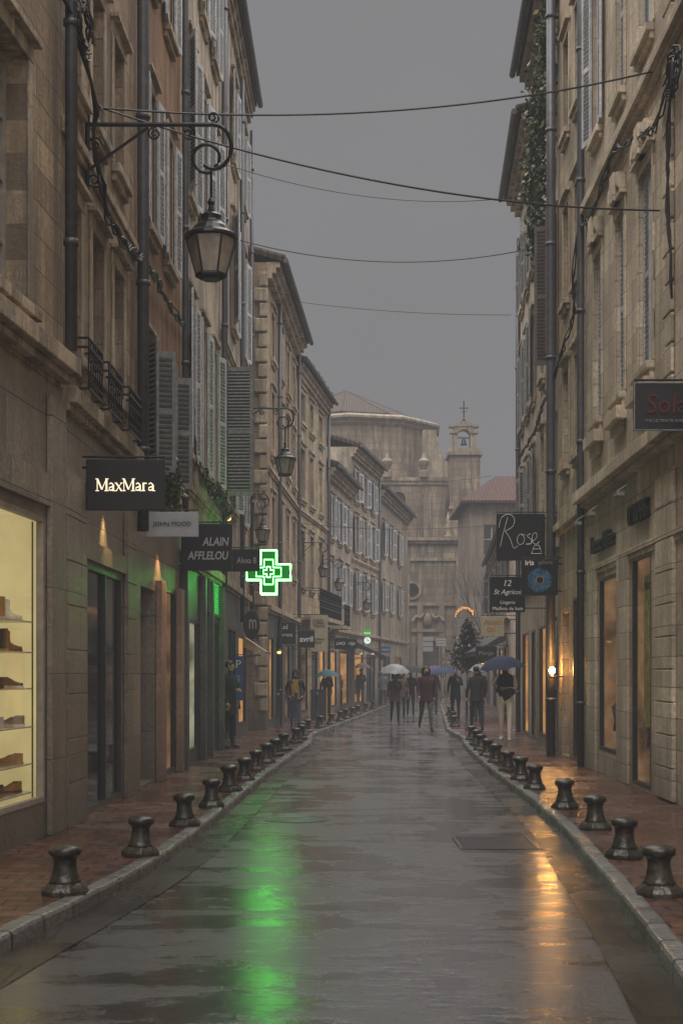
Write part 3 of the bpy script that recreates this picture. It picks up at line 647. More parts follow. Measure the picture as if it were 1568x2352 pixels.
mb=MB(); archwall(mb,1.5,8.2,0,14.9,97,[(3.9,.9,12.0,14.0)]); mb.quad((8.2,97,0),(8.2,104,0),(8.2,104,14.9),(8.2,97,14.9)); mb.quad((1.5,97,14.9),(8.2,97,14.9),(8.2,104,14.9),(1.5,104,14.9)); mb.build('nave_wall',CH,[CHURCH])
mb=MB(); mb.quad((3.4,97.4,11.9),(4.4,97.4,11.9),(4.4,97.4,14.1),(3.4,97.4,14.1)); mb.build('arched_window',CH,[GLASS])
mb=MB(); mb.box((1.3,96.8,14.75),(8.4,97.1,14.98)); mb.box((1.4,96.9,14.5),(8.2,96.996,14.75)); mb.build('nave_cornice',CH,[CHTRIM])
mb=MB(); mb.box((7.25,95,0),(9.25,97.5,16.2)); mb.box((7.4,94.8,0),(7.85,94.998,14)); mb.box((8.7,94.85,12.8),(9.1,94.998,16)); mb.box((7.1,94.85,16.2),(9.4,97.6,16.42)); mb.box((7.15,94.85,12.6),(9.35,94.997,12.8)); mb.box((7.9,94.9,9.2),(9.3,94.996,9.4)); mb.box((5.5,95.6,10.4),(7.0,96.9,13.8)); mb.build('bell_tower',CH,[CHURCH])
BX=8.2
mb=MB()
for y in(95.3,95.8): archwall(mb,BX-.72,BX+.72,16.42,18.2,y,[(BX,.86,16.7,18.0)])
for x in(BX-.72,BX+.72): mb.quad((x,95.3,16.42),(x,95.8,16.42),(x,95.8,18.2),(x,95.3,18.2))
for s in(-1,1):
    mb.box((min(BX+s*.44,BX+s*.95),95.2,17.72),(max(BX+s*.44,BX+s*.95),95.9,17.86))
    P=[(BX+s*.73,17.7),(BX+s*.80,17.3),(BX+s*.86,17.0),(BX+s*1.0,16.75),(BX+s*1.12,16.6),(BX+s*1.12,16.42),(BX+s*.73,16.42)]
    mb.add([(x,y,z) for y in(95.35,95.75) for x,z in P],[tuple(range(7)),tuple(range(7,14))]+[(i,i+1,i+8,i+7) for i in range(6)])
n=10
vs=[];
for y in(95.25,95.85):
    for k in range(n+1):
        a=math.pi*k/n; vs.append((BX-.62*math.cos(a),y,18.18+.36*math.sin(a)))
mb.add(vs,[tuple(range(n+1)),tuple(range(n+1,2*n+2))]+[(k,k+1,n+2+k,n+1+k) for k in range(n)])
for s in(-1,1): mb.box((min(BX+s*.6,BX+s*1.0),95.2,18.13),(max(BX+s*.6,BX+s*1.0),95.9,18.25))
mb.build('bell_gable',CH,[CHTRIM])
mb=MB(); mb.lathe([(.03,.45),(.1,.43),(.14,.3),(.17,.12),(.24,0),(.2,0)],(BX,95.55,16.95),14); mb.tube([(BX-.4,95.55,17.45),(BX+.4,95.55,17.45)],.04); mb.build('bell',CH,[IRON],smooth=True)
mb=MB(); mb.tube([(BX,95.5,18.5),(BX,95.5,19.9)],.045); mb.tube([(BX-.3,95.5,19.45),(BX+.3,95.5,19.45)],.045); mb.tube([(BX-.2,95.5,19.2),(BX+.2,95.5,19.2)],.03); mb.ell((BX,95.5,18.65),(.12,.12,.1)); mb.build('cross',CH,[IRON])
mb=MB(); mb.lathe([(6.2,10),(6.2,19.4)],(.9,107,0),10,0,.26); 
for k in range(10):
    a=2*math.pi*(k+.5)/10+.26; 
    mb.box((.9+5.95*math.cos(a)-.12,107+5.95*math.sin(a)-.12,10),(.9+5.95*math.cos(a)+.12,107+5.95*math.sin(a)+.12,19.3))
mb.build('drum_wall',CH,[CHURCH])
mb=MB(); mb.lathe([(6.25,19.3),(6.45,19.45),(6.4,19.6),(6.75,19.75),(6.75,19.9),(6.3,20.1),(5.5,20.2)],(.9,107,0),10,0,.26); mb.build('drum_cornice',CH,[CHTRIM])
mb=MB(); mb.lathe([(5.6,20.15),(5.6,20.35),(0.02,22.9)],(.3,107,0),10,0,.26)
for k in range(10):
    a=2*math.pi*k/10+.26; mb.tube([(.3+5.6*math.cos(a),107+5.6*math.sin(a),20.34),(.3,107,22.88)],.06,0,6)
mb.build('drum_roof',CH,[TILE])
mb=MB()
for x0,y0 in((7.0,101.5),):
    prof=[(x0-.3,19.0),(x0-.1,18.2),(x0+.15,17.3),(x0+.6,16.4),(x0+1.2,15.8),(x0+1.5,15.0)]
    vs=[(x,y,z) for y in(y0,y0+.5) for x,z in prof]+[(x0-1.2,y,z) for y in(y0,y0+.5) for z in(19,15)]
    mb.add(vs,[(0,1,2,3,4,5,13,12),(6,7,8,9,10,11,15,14)]+[(i,i+1,i+7,i+6) for i in range(5)])
mb.build('buttress',CH,[CHTRIM])
for x in(3.1,5.6):
    mb=MB(); mb.lathe([(.35,0),(.35,.4),(.15,.5),(.35,.9),(.4,1.1),(.2,1.3),(.05,1.7)],(x,96.9,14.98),10); mb.build('stone_urn',CH,[CHTRIM])

# ------------------------------------------------------------------ bollards
BL=thing('bollard',(-1.88,9.69,.1),'squat wet cast-iron spool bollard on brick pavement beside kerb','bollard','bollards along the kerbs')
mb=MB(); mb.lathe([(.162,0),(.162,.030),(.145,.055),(.118,.080)],(-1.88,9.69,.1),8,0,.39); mb.build('base',BL,[BOLL],bevel=.005)
mb=MB(); mb.lathe([(.116,.075),(.10,.10),(.087,.14),(.077,.19),(.076,.225),(.085,.252),(.100,.264),(.109,.272),(.112,.300),(.108,.312),(.085,.322),(.06,.332),(.001,.336)],(-1.88,9.69,.1),12,0,.2); mb.build('post',BL,[BOLL],smooth=True)
for (x,y) in[(-1.66,11.74),(-1.54,14.0),(-1.46,16.0),(-1.42,18.1),(-1.37,20),(-1.33,22),(-1.26,23.9),(-1.2,25.9),(-1.12,27.8),(-.99,30.8),(-.93,32.6),(-.95,34.4),(-.88,36.6),(-.6,39.6),(-.3,42.4),(-.05,45.2),(.14,47.4),(.38,49.8),(.6,52.5),(.98,56.9),(1.36,61.2),
  (2.15,9.63),(2.30,11.6),(2.44,13.7),(2.49,15.85),(2.50,18.45),(2.53,20.1),(2.55,21.8),(2.6,23.9),(2.65,25.9),(2.72,27.8),(2.83,29.8),(2.95,32.2),(3.2,40.3),(3.44,44),(3.66,47.4),(3.9,51.4)]:
    e=clone(BL,(x,y,.1),random.uniform(0,6),s=random.uniform(.96,1.04)); e.rotation_euler[0]=random.uniform(-.03,.03); e.rotation_euler[1]=random.uniform(-.03,.03)

# ------------------------------------------------------------------ street lamps
def lantern(t,x,y,z,k=1.0):
    mb=MB(); n=6; r0,r1,h=.145*k,.245*k,.36*k
    mb.lathe([(r0*.97,0),(r1*.97,h)],(x,y,z),n,0); mb.build('lamp_glass',t,[LAMPG])
    mb=MB()
    for i in range(n):
        a=2*math.pi*i/n; mb.tube([(x+r0*math.cos(a),y+r0*math.sin(a),z),(x+r1*math.cos(a),y+r1*math.sin(a),z+h)],.011*k,0,5)
    mb.lathe([(r0+.01,-.015*k),(r0+.015,.0),(r0+.012,.02*k)],(x,y,z),n); mb.lathe([(r0*.7,-.04*k),(r0+.005,-.015*k)],(x,y,z),n)
    mb.build('lamp_frame',t,[IRON])
    mb=MB(); mb.lathe([(r1+.0,h),(r1+.025*k,h+.01*k),(r1+.02*k,h+.035*k),(r1*.82,h+.075*k),(r1*.7,h+.12*k),(r1*.45,h+.17*k),(r1*.4,h+.19*k),(r1*.42,h+.235*k),(r1*.3,h+.26*k),(.03*k,h+.275*k),(.02*k,h+.36*k)],(x,y,z),18); mb.build('lamp_cap',t,[IRON],smooth=False)
def bracketlamp(label,xw,y,x,zl,k,side=1,hs=.92):
    t=thing('street_lamp',(xw,y,zl),label,'street lamp','wall-mounted lanterns'); lantern(t,x,y,zl,k)
    top=zl+.64*k; L=x-xw; hb=top+hs*k
    mb=MB(); R=.022*k
    mb.tube([(xw+.02*side,y,hb+.25*k),(xw+.02*side,y,hb-.75*k)],R*1.3,0,6)
    mb.tube([(xw,y,hb),(x+.03*side,y,hb)],R,0,6)
    mb.tube([(xw+.03*side,y,hb-.45*k),(xw+L*.5,y,hb-.03)],R*.7,0,6)
    s=side
    pts=[(x+.03*s,y,hb)]+[(x+s*(.03*k+.17*k*math.sin(a)),y,hb-.22*k+.22*k*math.cos(a)) for a in[math.pi*j/10 for j in range(1,13)]]
    mb.tube(pts,R,0,6)
    mb.tube(spiral((x-.04*s*k,y,hb-.33*k),.15*k,.12*k,.95,-1.2 if s>0 else math.pi+1.2,'xz',20,-s),R*.8,0,6)
    mb.tube([(x,y,hb-.46*k),(x,y,top-.3*k)],R*.7,0,6)
    mb.lathe([(.012*k,0),(.035*k,.04*k),(.02*k,.08*k),(.04*k,.12*k),(.012*k,.17*k)],(x,y,top-.03*k),8)
    for (cx,cz,r,tn,a0,sg) in((xw+.55*L,hb-.09*k,.07*k,1.6,1.5,1),(xw+.82*L,hb-.09*k,.07*k,1.5,1.5,-1),(xw+.09*s*k,hb-.2*k,.08*k,1.6,0,1),(xw+.09*s*k,hb-.55*k,.08*k,1.6,0,-1),(xw+.09*s*k,hb+.14*k,.07*k,1.4,0,1),(x+.02*s,hb+.07*k,.06*k,1.5,-1.5,1)):
        mb.tube(spiral((cx,y,cz),r,.015*k,tn,a0,'xz',18,sg),R*.55,0,5)
    mb.build('wall_bracket',t,[IRON]); return t
bracketlamp('black iron lantern hanging from scrolled wall bracket',-2.66,14.8,-1.355,5.74,1.05,1,.86)
bracketlamp('black iron lantern hanging from scrolled wall bracket',-2.40,31.8,-1.26,6.05,.95)
bracketlamp('small black lantern hanging from wall bracket',-2.36,35,-1.94,4.85,.75)
bracketlamp('small black lantern hanging from wall bracket',-1.35,49,-.63,4.95,.75)
bracketlamp('small black lantern hanging from wall bracket',-.75,53.6,-.1,4.75,.75)
bracketlamp('small black lantern hanging from wall bracket',.35,61.8,1.1,4.4,.75)

# ------------------------------------------------------------------ signs
def sign(label,x0,x1,z0,z1,y,m,texts,wallx,name='shop_sign',border=None,th=.05):
    t=thing(name,((x0+x1)/2,y,z0),label,'sign'); mb=MB(); mb.box((x0,y,z0),(x1,y+th,z1)); mb.build('sign_board',t,[m],bevel=.006)
    if border:
        mb=MB(); b=.008
        for q in(((x0-.002,z0),(x0+b,z1)),((x1-b,z0),(x1+.002,z1)),((x0+b,z0-.002),(x1-b,z0+b)),((x0+b,z1-b),(x1-b,z1+.002))): mb.box((q[0][0],y-.006,q[0][1]),(q[1][0],y-.001,q[1][1]))
        mb.build('sign_border',t,[border])
    xe=x0 if abs(wallx-x0)<abs(wallx-x1) else x1
    for z in(z0+.08,z1-.08):
        mb=MB(); mb.tube([(wallx,y+th/2,z),(xe,y+th/2,z)],.015); mb.build('sign_bracket',t,[IRON])
    mb=MB(); mb.tube([(wallx,y+th/2,z1+.03),(x0 if xe==x1 else x1,y+th/2,z1+.03)],.012); mb.build('sign_bracket',t,[IRON])
    for tx in texts:
        b,cx,cz,w,mt=tx[:5]; kw=tx[5] if len(tx)>5 else {}
        text(b,t,(x0+(x1-x0)*cx,y-.008,z0+(z1-z0)*cz),(x1-x0)*w,mt,**kw)
    return t
def serifword(t,word,widths,x0,y,zb,capH,xH,m):
    """serif capitals/lowercase drawn as bar strokes"""
    x=x0; th=.006
    for ch,w in zip(word,widths):
        mb=MB(); H=capH if ch.isupper() else xH
        def bar(xa,za,xb,zb_,r):
            mb.add([(xa-r,y,za),(xa+r,y,za),(xb+r,y,zb_),(xb-r,y,zb_),(xa-r,y-th,za),(xa+r,y-th,za),(xb+r,y-th,zb_),(xb-r,y-th,zb_)],[(0,1,2,3),(4,5,6,7),(0,1,5,4),(1,2,6,5),(2,3,7,6),(3,0,4,7)])
        def ser(xc,z,r=.018): mb.box((xc-r,y-th*1.1,z),(xc+r,y+.001,z+.007))
        T=.0085;t2=.0035; l,r_=x+w*.12,x+w*.88; c=(l+r_)/2
        if ch=='M':
            bar(l,zb,l,zb+H,t2); bar(r_,zb,r_,zb+H,T); bar(l,zb+H,c,zb+H*.12,T); bar(c,zb+H*.12,r_,zb+H,t2)
            ser(l,zb); ser(r_,zb,.022); ser(l-.004,zb+H-.007,.014); ser(r_+.004,zb+H-.007,.016)
        elif ch=='a':
            bar(r_-.01,zb,r_-.01,zb+H*.75,T); ser(r_+.002,zb,.012)
            mb.tube([(l+.006,y-th/2,zb+H*.82),(c-.004,y-th/2,zb+H*.98),(r_-.012,y-th/2,zb+H*.78)],.006,0,5)
            mb.tube([(r_-.012,y-th/2,zb+H*.55),(l+.006,y-th/2,zb+H*.42),(l+.004,y-th/2,zb+H*.15),(c-.008,y-th/2,zb+.006),(r_-.012,y-th/2,zb+H*.2)],.0065,0,5)
        elif ch=='x':
            bar(l,zb,r_,zb+H,t2); bar(r_,zb,l,zb+H,T); ser(l,zb,.012); ser(r_,zb,.012); ser(l,zb+H-.007,.012); ser(r_,zb+H-.007,.012)
        elif ch=='r':
            bar(l+.01,zb,l+.01,zb+H,T); ser(l+.01,zb,.018); mb.tube([(l+.012,y-th/2,zb+H*.65),(c,y-th/2,zb+H*.95),(r_,y-th/2,zb+H*.9)],.0065,0,5)
        mb.build('letter',t,[m]); x+=w
t=sign('black projecting boutique sign with lit cream letters',-2.62,-1.81,3.28,3.80,14.6,BLACKB,[],-2.66)
serifword(t,'MaxMara',[.125,.073,.075,.125,.073,.058,.075],-2.215-.302,14.592,3.475,.128,.086,TXTL)
sign('pale grey projecting sign with thin lettering',-2.60,-1.90,3.42,3.75,18.9,WHITEB,[('JOHN MOOD',.5,.5,.72,DKL,{'h':.075})],-2.62)
sign('dark grey projecting optician sign with slanted letters',-2.48,-1.69,3.20,3.92,22,BLACKB,[('ALAIN',.68,.62,.52,GREYL,{'shear':.18,'bold':.02,'h':.13}),('AFFLELOU',.53,.32,.80,GREYL,{'shear':.18,'bold':.02,'h':.13})],-2.52)
sign('small black projecting sign with serif letters',-2.2,-1.49,3.47,3.88,26,BLACKB,[('Alexa B',.66,.5,.50,GREYL,{'h':.11})],-2.46)
# pharmacy cross
X0,Y0,Z0=-1.38,27,3.53
PC=thing('pharmacy_cross',(X0,Y0,Z0-.45),'glowing green neon pharmacy cross projecting over pavement','pharmacy sign')
def crosspts(w,l): return [(-w,-l),(w,-l),(w,-w),(l,-w),(l,w),(w,w),(w,l),(-w,l),(-w,w),(-l,w),(-l,-w),(-w,-w)]
mb=MB(); P=crosspts(.155,.42)
mb.add([(X0+a,y,Z0+b) for y in(Y0,Y0+.12) for a,b in P],[tuple(range(12)),tuple(range(12,24))]+[(i,(i+1)%12,12+(i+1)%12,12+i) for i in range(12)]); mb.build('cross_body',PC,[FRDARK])
for y in(Y0-.012,Y0+.132):
    mb=MB(); P=crosspts(.15,.415); mb.add([(X0+a,y,Z0+b) for a,b in P],[tuple(range(12))]); mb.build('cross_panel',PC,[NEOND])
for y in(Y0-.035,Y0+.155):
    for w,l,r in((.146,.412,.020),(.085,.235,.010),(.035,.10,.010)):
        mb=MB(); P=crosspts(w,l); P.append(P[0]); mb.tube([(X0+a,y,Z0+b) for a,b in P],r,0,6); mb.build('neon_tube',PC,[NEON])
mb=MB(); mb.tube([(-2.45,Y0+.06,Z0+.05),(X0-.4,Y0+.06,Z0+.05)],.025); mb.build('wall_bracket',PC,[IRON])

sign('dark square projecting sign with white letters',-1.98,-1.33,2.46,3.08,41,GREYB,[('Sud',.45,.8,.42,WHITE),('express',.5,.38,.75,WHITE)],-2.0)
sign('dark blue projecting sign with white word',-1.33,-.82,2.40,2.93,43.5,GREYB,[('avril',.5,.5,.8,WHITE,{'bold':.02})],-1.75)
sign('tall cream projecting menu sign',-.98,-.43,2.3,3.45,45,CREAMB,[('LE BON\nCOFFRET\nTHEATRE',.5,.78,.7,DKL),('cadeaux\nbijoux',.5,.3,.6,DKL)],-1.6)
sign('small black projecting sign',-.25,.2,2.5,2.92,52,BLACKB,[('LHO',.5,.5,.7,WHITE)],-.95)
sign('small black projecting sign',.22,.62,2.6,3.0,57,BLACKB,[('rije',.5,.5,.6,WHITE)],-.3)
sign('small blue shop sign',1.9,2.35,2.6,2.9,68,BLUEB,[('PHOTO',.5,.5,.8,WHITE)],1.55)
sign('narrow blue vertical parking sign on wall',-2.40,-2.22,1.0,2.0,32,BLUEB,[('P',.5,.82,.6,WHITE),('H\nO\nT\nE\nL',.5,.4,.3,WHITE)],-2.43)
t=thing('shop_sign',(-2.2,34,2.5),'round black projecting sign with pale letter','sign'); mb=MB(); mb.lathe([(.33,0),(.36,.02),(.36,.08),(.33,.1)],(0,0,0),28)
mb.v=[(-2.15+p[0]*.5,34+p[2]+p[0]*.8,2.78+p[1]) for p in mb.v]; mb.build('sign_board',t,[BLACKB]); text('m',t,(-2.10,33.72,2.78),.17,GREYL,h=.22)
mb=MB(); mb.tube([(-2.40,34.05,2.85),(-2.3,34.05,2.85)],.015); mb.build('sign_bracket',t,[IRON])
t=thing('clock_sign',(1.15,65,2.7),'lit round clock under small green sign','clock'); mb=MB(); mb.lathe([(.17,0),(.19,.02),(.19,.1),(.17,.12)],(0,0,0),24); mb.v=[(1.18+p[0],65+p[2],3.12+p[1]) for p in mb.v]; mb.build('clock_case',t,[FRDARK])
mb=MB(); mb.add([(1.18+.16*math.cos(a),64.985,3.12+.16*math.sin(a)) for a in[2*math.pi*k/24 for k in range(24)]],[tuple(range(24))]); mb.build('clock_face',t,[WCLK])
mb=MB(); mb.box((1.17,64.96,3.11),(1.19,64.975,3.24)); mb.box((1.18,64.955,3.11),(1.27,64.97,3.13)); mb.build('clock_hands',t,[FRDARK])
mb=MB(); mb.box((1.0,65,3.38),(1.36,65.1,3.62)); mb.build('sign_board',t,[GCLK]); text('ROLEX',t,(1.18,64.99,3.46),.3,TXTL); mb=MB(); mb.tube([(.98,65.05,3.5),(.8,65.05,3.5)],.02); mb.build('sign_bracket',t,[IRON])
# right signs
sign('dark grey projecting sign with red script letters',3.0,3.62,4.10,4.59,14.6,GREYB,[('Solaris',.74,.56,1.08,REDL,{'shear':.1,'h':.20}),('THE ULTIMATE SUNGLASSES',.62,.2,.9,SHG,{'h':.03})],3.82,border=SHG)
t=sign('black projecting sign with thin white script and dress emblem',2.94,3.86,3.75,4.64,27,BLACKB,[],4.08)
def script(t,strokes,x0,z0,s,y,r,m,name='script_letter'):
    for st in strokes:
        P=[Vector((x0+a*s,y,z0+b*s)) for a,b in st]; out=[]
        for i in range(len(P)-1):
            p0=P[max(i-1,0)];p1=P[i];p2=P[i+1];p3=P[min(i+2,len(P)-1)]
            for k in range(5):
                q=k/5; out.append(.5*((2*p1)+(-p0+p2)*q+(2*p0-5*p1+4*p2-p3)*q*q+(-p0+3*p1-3*p2+p3)*q**3))
        out.append(P[-1]); mb=MB(); mb.tube(out,r,0,5); mb.build(name,t,[m])
script(t,[[(-.02,-.02),(.06,.35),(.20,.85)],[(-.06,.55),(.02,.85),(.25,.95),(.40,.80),(.34,.58),(.12,.45)],[(.12,.45),(.26,.25),(.38,-.05),(.50,.02)],
  [(.62,.36),(.52,.32),(.48,.16),(.56,.05),(.68,.12),(.68,.28),(.60,.36),(.72,.33)],[(.88,.38),(.78,.30),(.90,.2),(.88,.07),(.74,.06),(.92,.1)],
  [(.92,.14),(1.06,.26),(1.04,.40),(.94,.34),(.93,.14),(1.04,.06),(1.14,.14)]],3.02,4.02,.64,26.985,.005,WHITE)
mb=MB(); P=[(3.60,3.88),(3.80,3.88),(3.77,3.97),(3.63,3.97),(3.60,3.88)]; mb.tube([(a,26.985,b) for a,b in P],.006,0,5); mb.tube([(3.63,26.985,3.97),(3.66,26.985,4.04),(3.74,26.985,4.04),(3.77,26.985,3.97)],.006,0,5); mb.build('dress_emblem',t,[WHITE])
t=sign('black projecting gallery sign with blue iris emblem',3.26,3.92,3.02,3.68,25.8,BLACKB,[('iris',.22,.90,.24,WHITE,{'bold':.02}),('galerie',.66,.90,.40,SHG)],4.0)
def irism():
    m,nt,b=newmat('blue_iris_print'); tc=nt.nodes.new('ShaderNodeTexCoord')
    nn=nt.nodes.new('ShaderNodeTexNoise'); nn.inputs['Scale'].default_value=16; nt.links.new(tc.outputs['Object'],nn.inputs[0])
    c=mixn(nt,mrange(nt,nn.outputs['Fac'],.35,.65,0,1),(.010,.035,.08),(.045,.15,.25)); nt.links.new(c,b.inputs['Base Color']); return m
IR=irism(); mb=MB(); N=120
ci=(3.59,3.30)
vs=[(ci[0]+.05*math.cos(2*math.pi*k/N),25.79,ci[1]+.05*math.sin(2*math.pi*k/N)) for k in range(N)]+[(ci[0]+r*math.cos(2*math.pi*k/N),25.79,ci[1]+r*math.sin(2*math.pi*k/N)) for k in range(N) for r in[.205+.05*(k%2)*random.random()]]
mb.add(vs,[(k,(k+1)%N,N+(k+1)%N,N+k) for k in range(N)]); mb.build('iris_emblem',t,[IR])
mb=MB(); mb.add([(ci[0]+.075*math.cos(a),25.785,ci[1]+.075*math.sin(a)) for a in[2*math.pi*k/16 for k in range(16)]],[tuple(range(16))]); mb.add([(ci[0]+.062*math.cos(a),25.782,ci[1]+.062*math.sin(a)) for a in[2*math.pi*k/16 for k in range(16)]],[tuple(range(16))],1); mb.build('iris_pupil',t,[ST,BLACKB])
sign('black square projecting lingerie shop sign',3.03,3.74,2.86,3.58,29,BLACKB,[('12',.5,.82,.2,WHITE,{'shear':.2}),('St Agricol',.5,.55,.8,WHITE,{'shear':.3}),('Lingerie',.5,.26,.42,WHITE),('Maillots de bain',.5,.10,.86,WHITE)],4.18)
sign('cream gold-buying shop sign with brown letters',3.64,4.25,2.58,3.10,37.2,CREAMB,[('Achat',.5,.75,.75,ST,{'bold':.01}),('OR',.45,.35,.4,ST,{'bold':.03})],4.66)
sign('dark low projecting shop sign',4.15,4.8,2.0,2.45,44,BLACKB,[('Mango',.5,.5,.7,SHG)],5.1)
t=thing('lit_garland_sign',(4.0,46,3.3),'arched word of small orange bulbs over the street','illuminated sign')
word='Continental'
for i,ch in enumerate(word):
    a=math.pi*(.95-.78*i/(len(word)-1)); r=.30
    text(ch,t,(3.98+r*math.cos(a),46,3.42+r*1.05*math.sin(a)),.06 if ch not in 'il' else .022,ORNG,name='bulb_letter')
mb=MB(); mb.tube([(3.98+.23*math.cos(a),46.02,3.42+.23*math.sin(a)) for a in[math.pi*k/10 for k in range(11)]]+[(4.3,46.02,3.42),(5.25,46.02,3.5)],.01); mb.build('sign_bracket',t,[IRON])
for (x,w,z0,z1,y,m,lb) in((5.1,.6,2.9,3.8,84,WHITEB,'white information panels on a post'),(5.8,.6,3.2,3.7,83,WHITEB,'white direction sign on a post')):
    t=thing('direction_sign',(x,y,0),lb,'sign'); mb=MB(); mb.tube([(x,y+.05,.0),(x,y+.05,z1)],.035); mb.build('sign_post',t,[ZINC])
    n=3
    for i in range(n): mb=MB(); mb.box((x-w/2,y-.02,z0+(z1-z0)*i/n+.02),(x+w/2,y,z0+(z1-z0)*(i+1)/n-.02)); mb.build('sign_panel',t,[m])
t=thing('traffic_sign',(5.2,59,.1),'round red and blue no-parking sign on a grey post','traffic sign'); mb=MB(); mb.tube([(5.2,59.05,.1),(5.2,59.05,2.5)],.03); mb.build('sign_post',t,[ZINC])
mb=MB(); mb.lathe([(.24,0),(.24,.02)],(0,0,0),20); mb.v=[(5.2+p[0],59-p[2],2.2+p[1]) for p in mb.v]; mb.build('sign_board',t,[REDL])
mb=MB(); mb.lathe([(.18,0),(.18,.01)],(0,0,0),20); mb.v=[(5.2+p[0],58.975-p[2],2.2+p[1]) for p in mb.v]; mb.build('sign_symbol',t,[BLUEB])
for(x,y,h)in((-1.62,36.5,1.0),(-1.2,37.5,1.05),(-.7,41,.95),(.0,47,1.0),(3.3,37.5,1.1),(3.6,41,1.1)):
    t=thing('metal_post',(x,y,.1),'slim grey metal bollard post on the pavement','post','slim metal posts'); mb=MB(); mb.lathe([(.05,0),(.05,.04),(.035,.06),(.035,h-.12),(.045,h-.1),(.045,h-.05),(.03,h),(.001,h+.01)],(x,y,.1),10); mb.build('post_shaft',t,[ZINC],smooth=True)
t=thing('menu_board',(-.75,46,.1),'dark chalkboard easel menu on pavement','menu board'); mb=MB(); mb.add([(-1.0,46,.1),(-.5,46,.1),(-.5,46.2,1.1),(-1.0,46.2,1.1),(-1.0,46.05,.1),(-.5,46.05,.1),(-.5,46.24,1.1),(-1.0,46.24,1.1)],[(0,1,2,3),(4,5,6,7),(0,3,7,4),(1,2,6,5),(2,3,7,6)]); mb.build('board_panel',t,[BLACKB]); mb=MB(); 
for x in(-1.02,-.48): mb.tube([(x,46,.1),(x,46.22,1.15)],.02); mb.tube([(x,46.5,.1),(x,46.22,1.15)],.02)
mb.build('easel_frame',t,[ST])

def awning(label,x0,x1,y0,y1,z0,z1,m):
    t=thing('awning',(x0,y0,z0),label,'awning'); mb=MB(); n=max(4,int((y1-y0)/.25))
    mb.quad((x0,y0,z1),(x0,y1,z1),(x1,y1,z0),(x1,y0,z0))
    for i in range(n):
        a=y0+(y1-y0)*i/n;b=y0+(y1-y0)*(i+1)/n;c=(a+b)/2
        mb.add([(x1,a,z0),(x1,b,z0),(x1,b,z0-.12),(x1,c,z0-.17),(x1,a,z0-.12)],[(0,1,2,3,4)])
    mb.add([(x0,y0,z1),(x1,y0,z0),(x1,y0,z0-.14),(x0,y0,z1-.25)],[(0,1,2,3)]); mb.build('awning_cloth',t,[m])
    mb=MB(); mb.tube([(x0,y0+.05,z0-.1),(x1,y0+.05,z0-.02)],.015); mb.tube([(x0,y1-.05,z0-.1),(x1,y1-.05,z0-.02)],.015); mb.tube([(x1-.01,y0,z0),(x1-.01,y1,z0)],.02); mb.build('awning_frame',t,[ZINC]); return t
awning('cream scalloped fabric awning over shop front',-2.37,-1.80,34.4,36.0,2.12,2.5,AWN)
t=awning('dark shop awning with lit edge above window',.3,1.75,58,63,2.35,3.05,DAWN)
for i in(1,3): text('cafe',t,(.55+.24*i,57.98,2.42),.13,TXTL)
awning('dark awning over shop entrance',5.15,4.2,44.5,50,2.3,2.9,DAWN)
awning('dark awning over restaurant front',6.5,5.5,60,66,2.5,3.2,DAWN)

t=thing('wall_lamp',(3.85,26.4,1.65),'bright warm bulb lamp on stone wall','wall lamp'); mb=MB(); mb.lathe([(.05,0),(.06,.02),(.03,.05)],(3.83,25.9,1.53),10); mb.tube([(4.02,25.9,1.55),(3.83,25.9,1.55)],.015); mb.build('lamp_holder',t,[IRON]); mb=MB(); mb.ell((3.83,25.9,1.66),(.055,.055,.065)); mb.build('bulb',t,[BULB],smooth=True)
for(x,y,z,lb)in((-.72,51,2.75,'small warm lit wall lamp'),(-2.3,28.9,4.75,'small orange lit wall lamp'),(4.45,45,1.9,'small warm lit wall lamp'),(5.0,52,2.1,'small warm lit wall lamp'),(-1.75,40,2.2,'small warm lit wall lamp')):
    t=thing('wall_lamp',(x,y,z),lb,'wall lamp'); mb=MB(); mb.ell((x,y,z),(.06,.06,.04)); mb.build('bulb',t,[BULBS],smooth=True); mb=MB(); mb.lathe([(.1,.03),(.05,.08),(.01,.1)],(x,y,z),10); mb.build('lamp_shade',t,[IRON])
def light(kind,loc,e,col,size=.05,rot=None,spot=None):
    l=bpy.data.lights.new('lamp_light',kind); l.energy=e; l.color=col
    if kind!='SUN': l.shadow_soft_size=size
    if spot: l.spot_size=spot; l.spot_blend=.8
    o=bpy.data.objects.new('lamp_light',l); o.location=loc
    if rot: o.rotation_euler=rot
    C.objects.link(o); return o
light('POINT',(3.66,25.75,1.72),14,(1,.5,.16),.04)
light('SPOT',(-2.48,15.9,3.55),60,(1,.70,.32),.03,(0,math.radians(12),0),math.radians(60))
light('SPOT',(-2.35,19.95,3.4),40,(1,.5,.25),.03,(0,math.radians(14),0),math.radians(90))

# ------------------------------------------------------------------ cables
def cable(pts,r,label='thin black cable spanning the street',n=24,name='overhead_cable'):
    P=[Vector(p) for p in pts]; out=[]
    for i in range(len(P)-1):
        p0=P[max(i-1,0)];p1=P[i];p2=P[i+1];p3=P[min(i+2,len(P)-1)]
        for k in range(n//2):
            t=k/(n//2); out.append(.5*((2*p1)+(-p0+p2)*t+(2*p0-5*p1+4*p2-p3)*t*t+(-p0+3*p1-3*p2+p3)*t**3))
    out.append(P[-1]); mb=MB(); mb.tube(out,r,0,5); o=mb.build(name,None,[CABLE]); o['label']=label; o['category']='cable'; return o
def sag(a,b,s,r,**k):
    a=Vector(a);b=Vector(b); pts=[a.lerp(b,t)-Vector((0,0,4*s*t*(1-t))) for t in[i/8 for i in range(9)]]; cable(pts,r,n=6,**k)
sag((-2.62,15.2,7.65),(3.86,17.4,8.98),.26,.012)
sag((-2.62,15.3,7.7),(3.84,17.2,7.2),.26,.012)
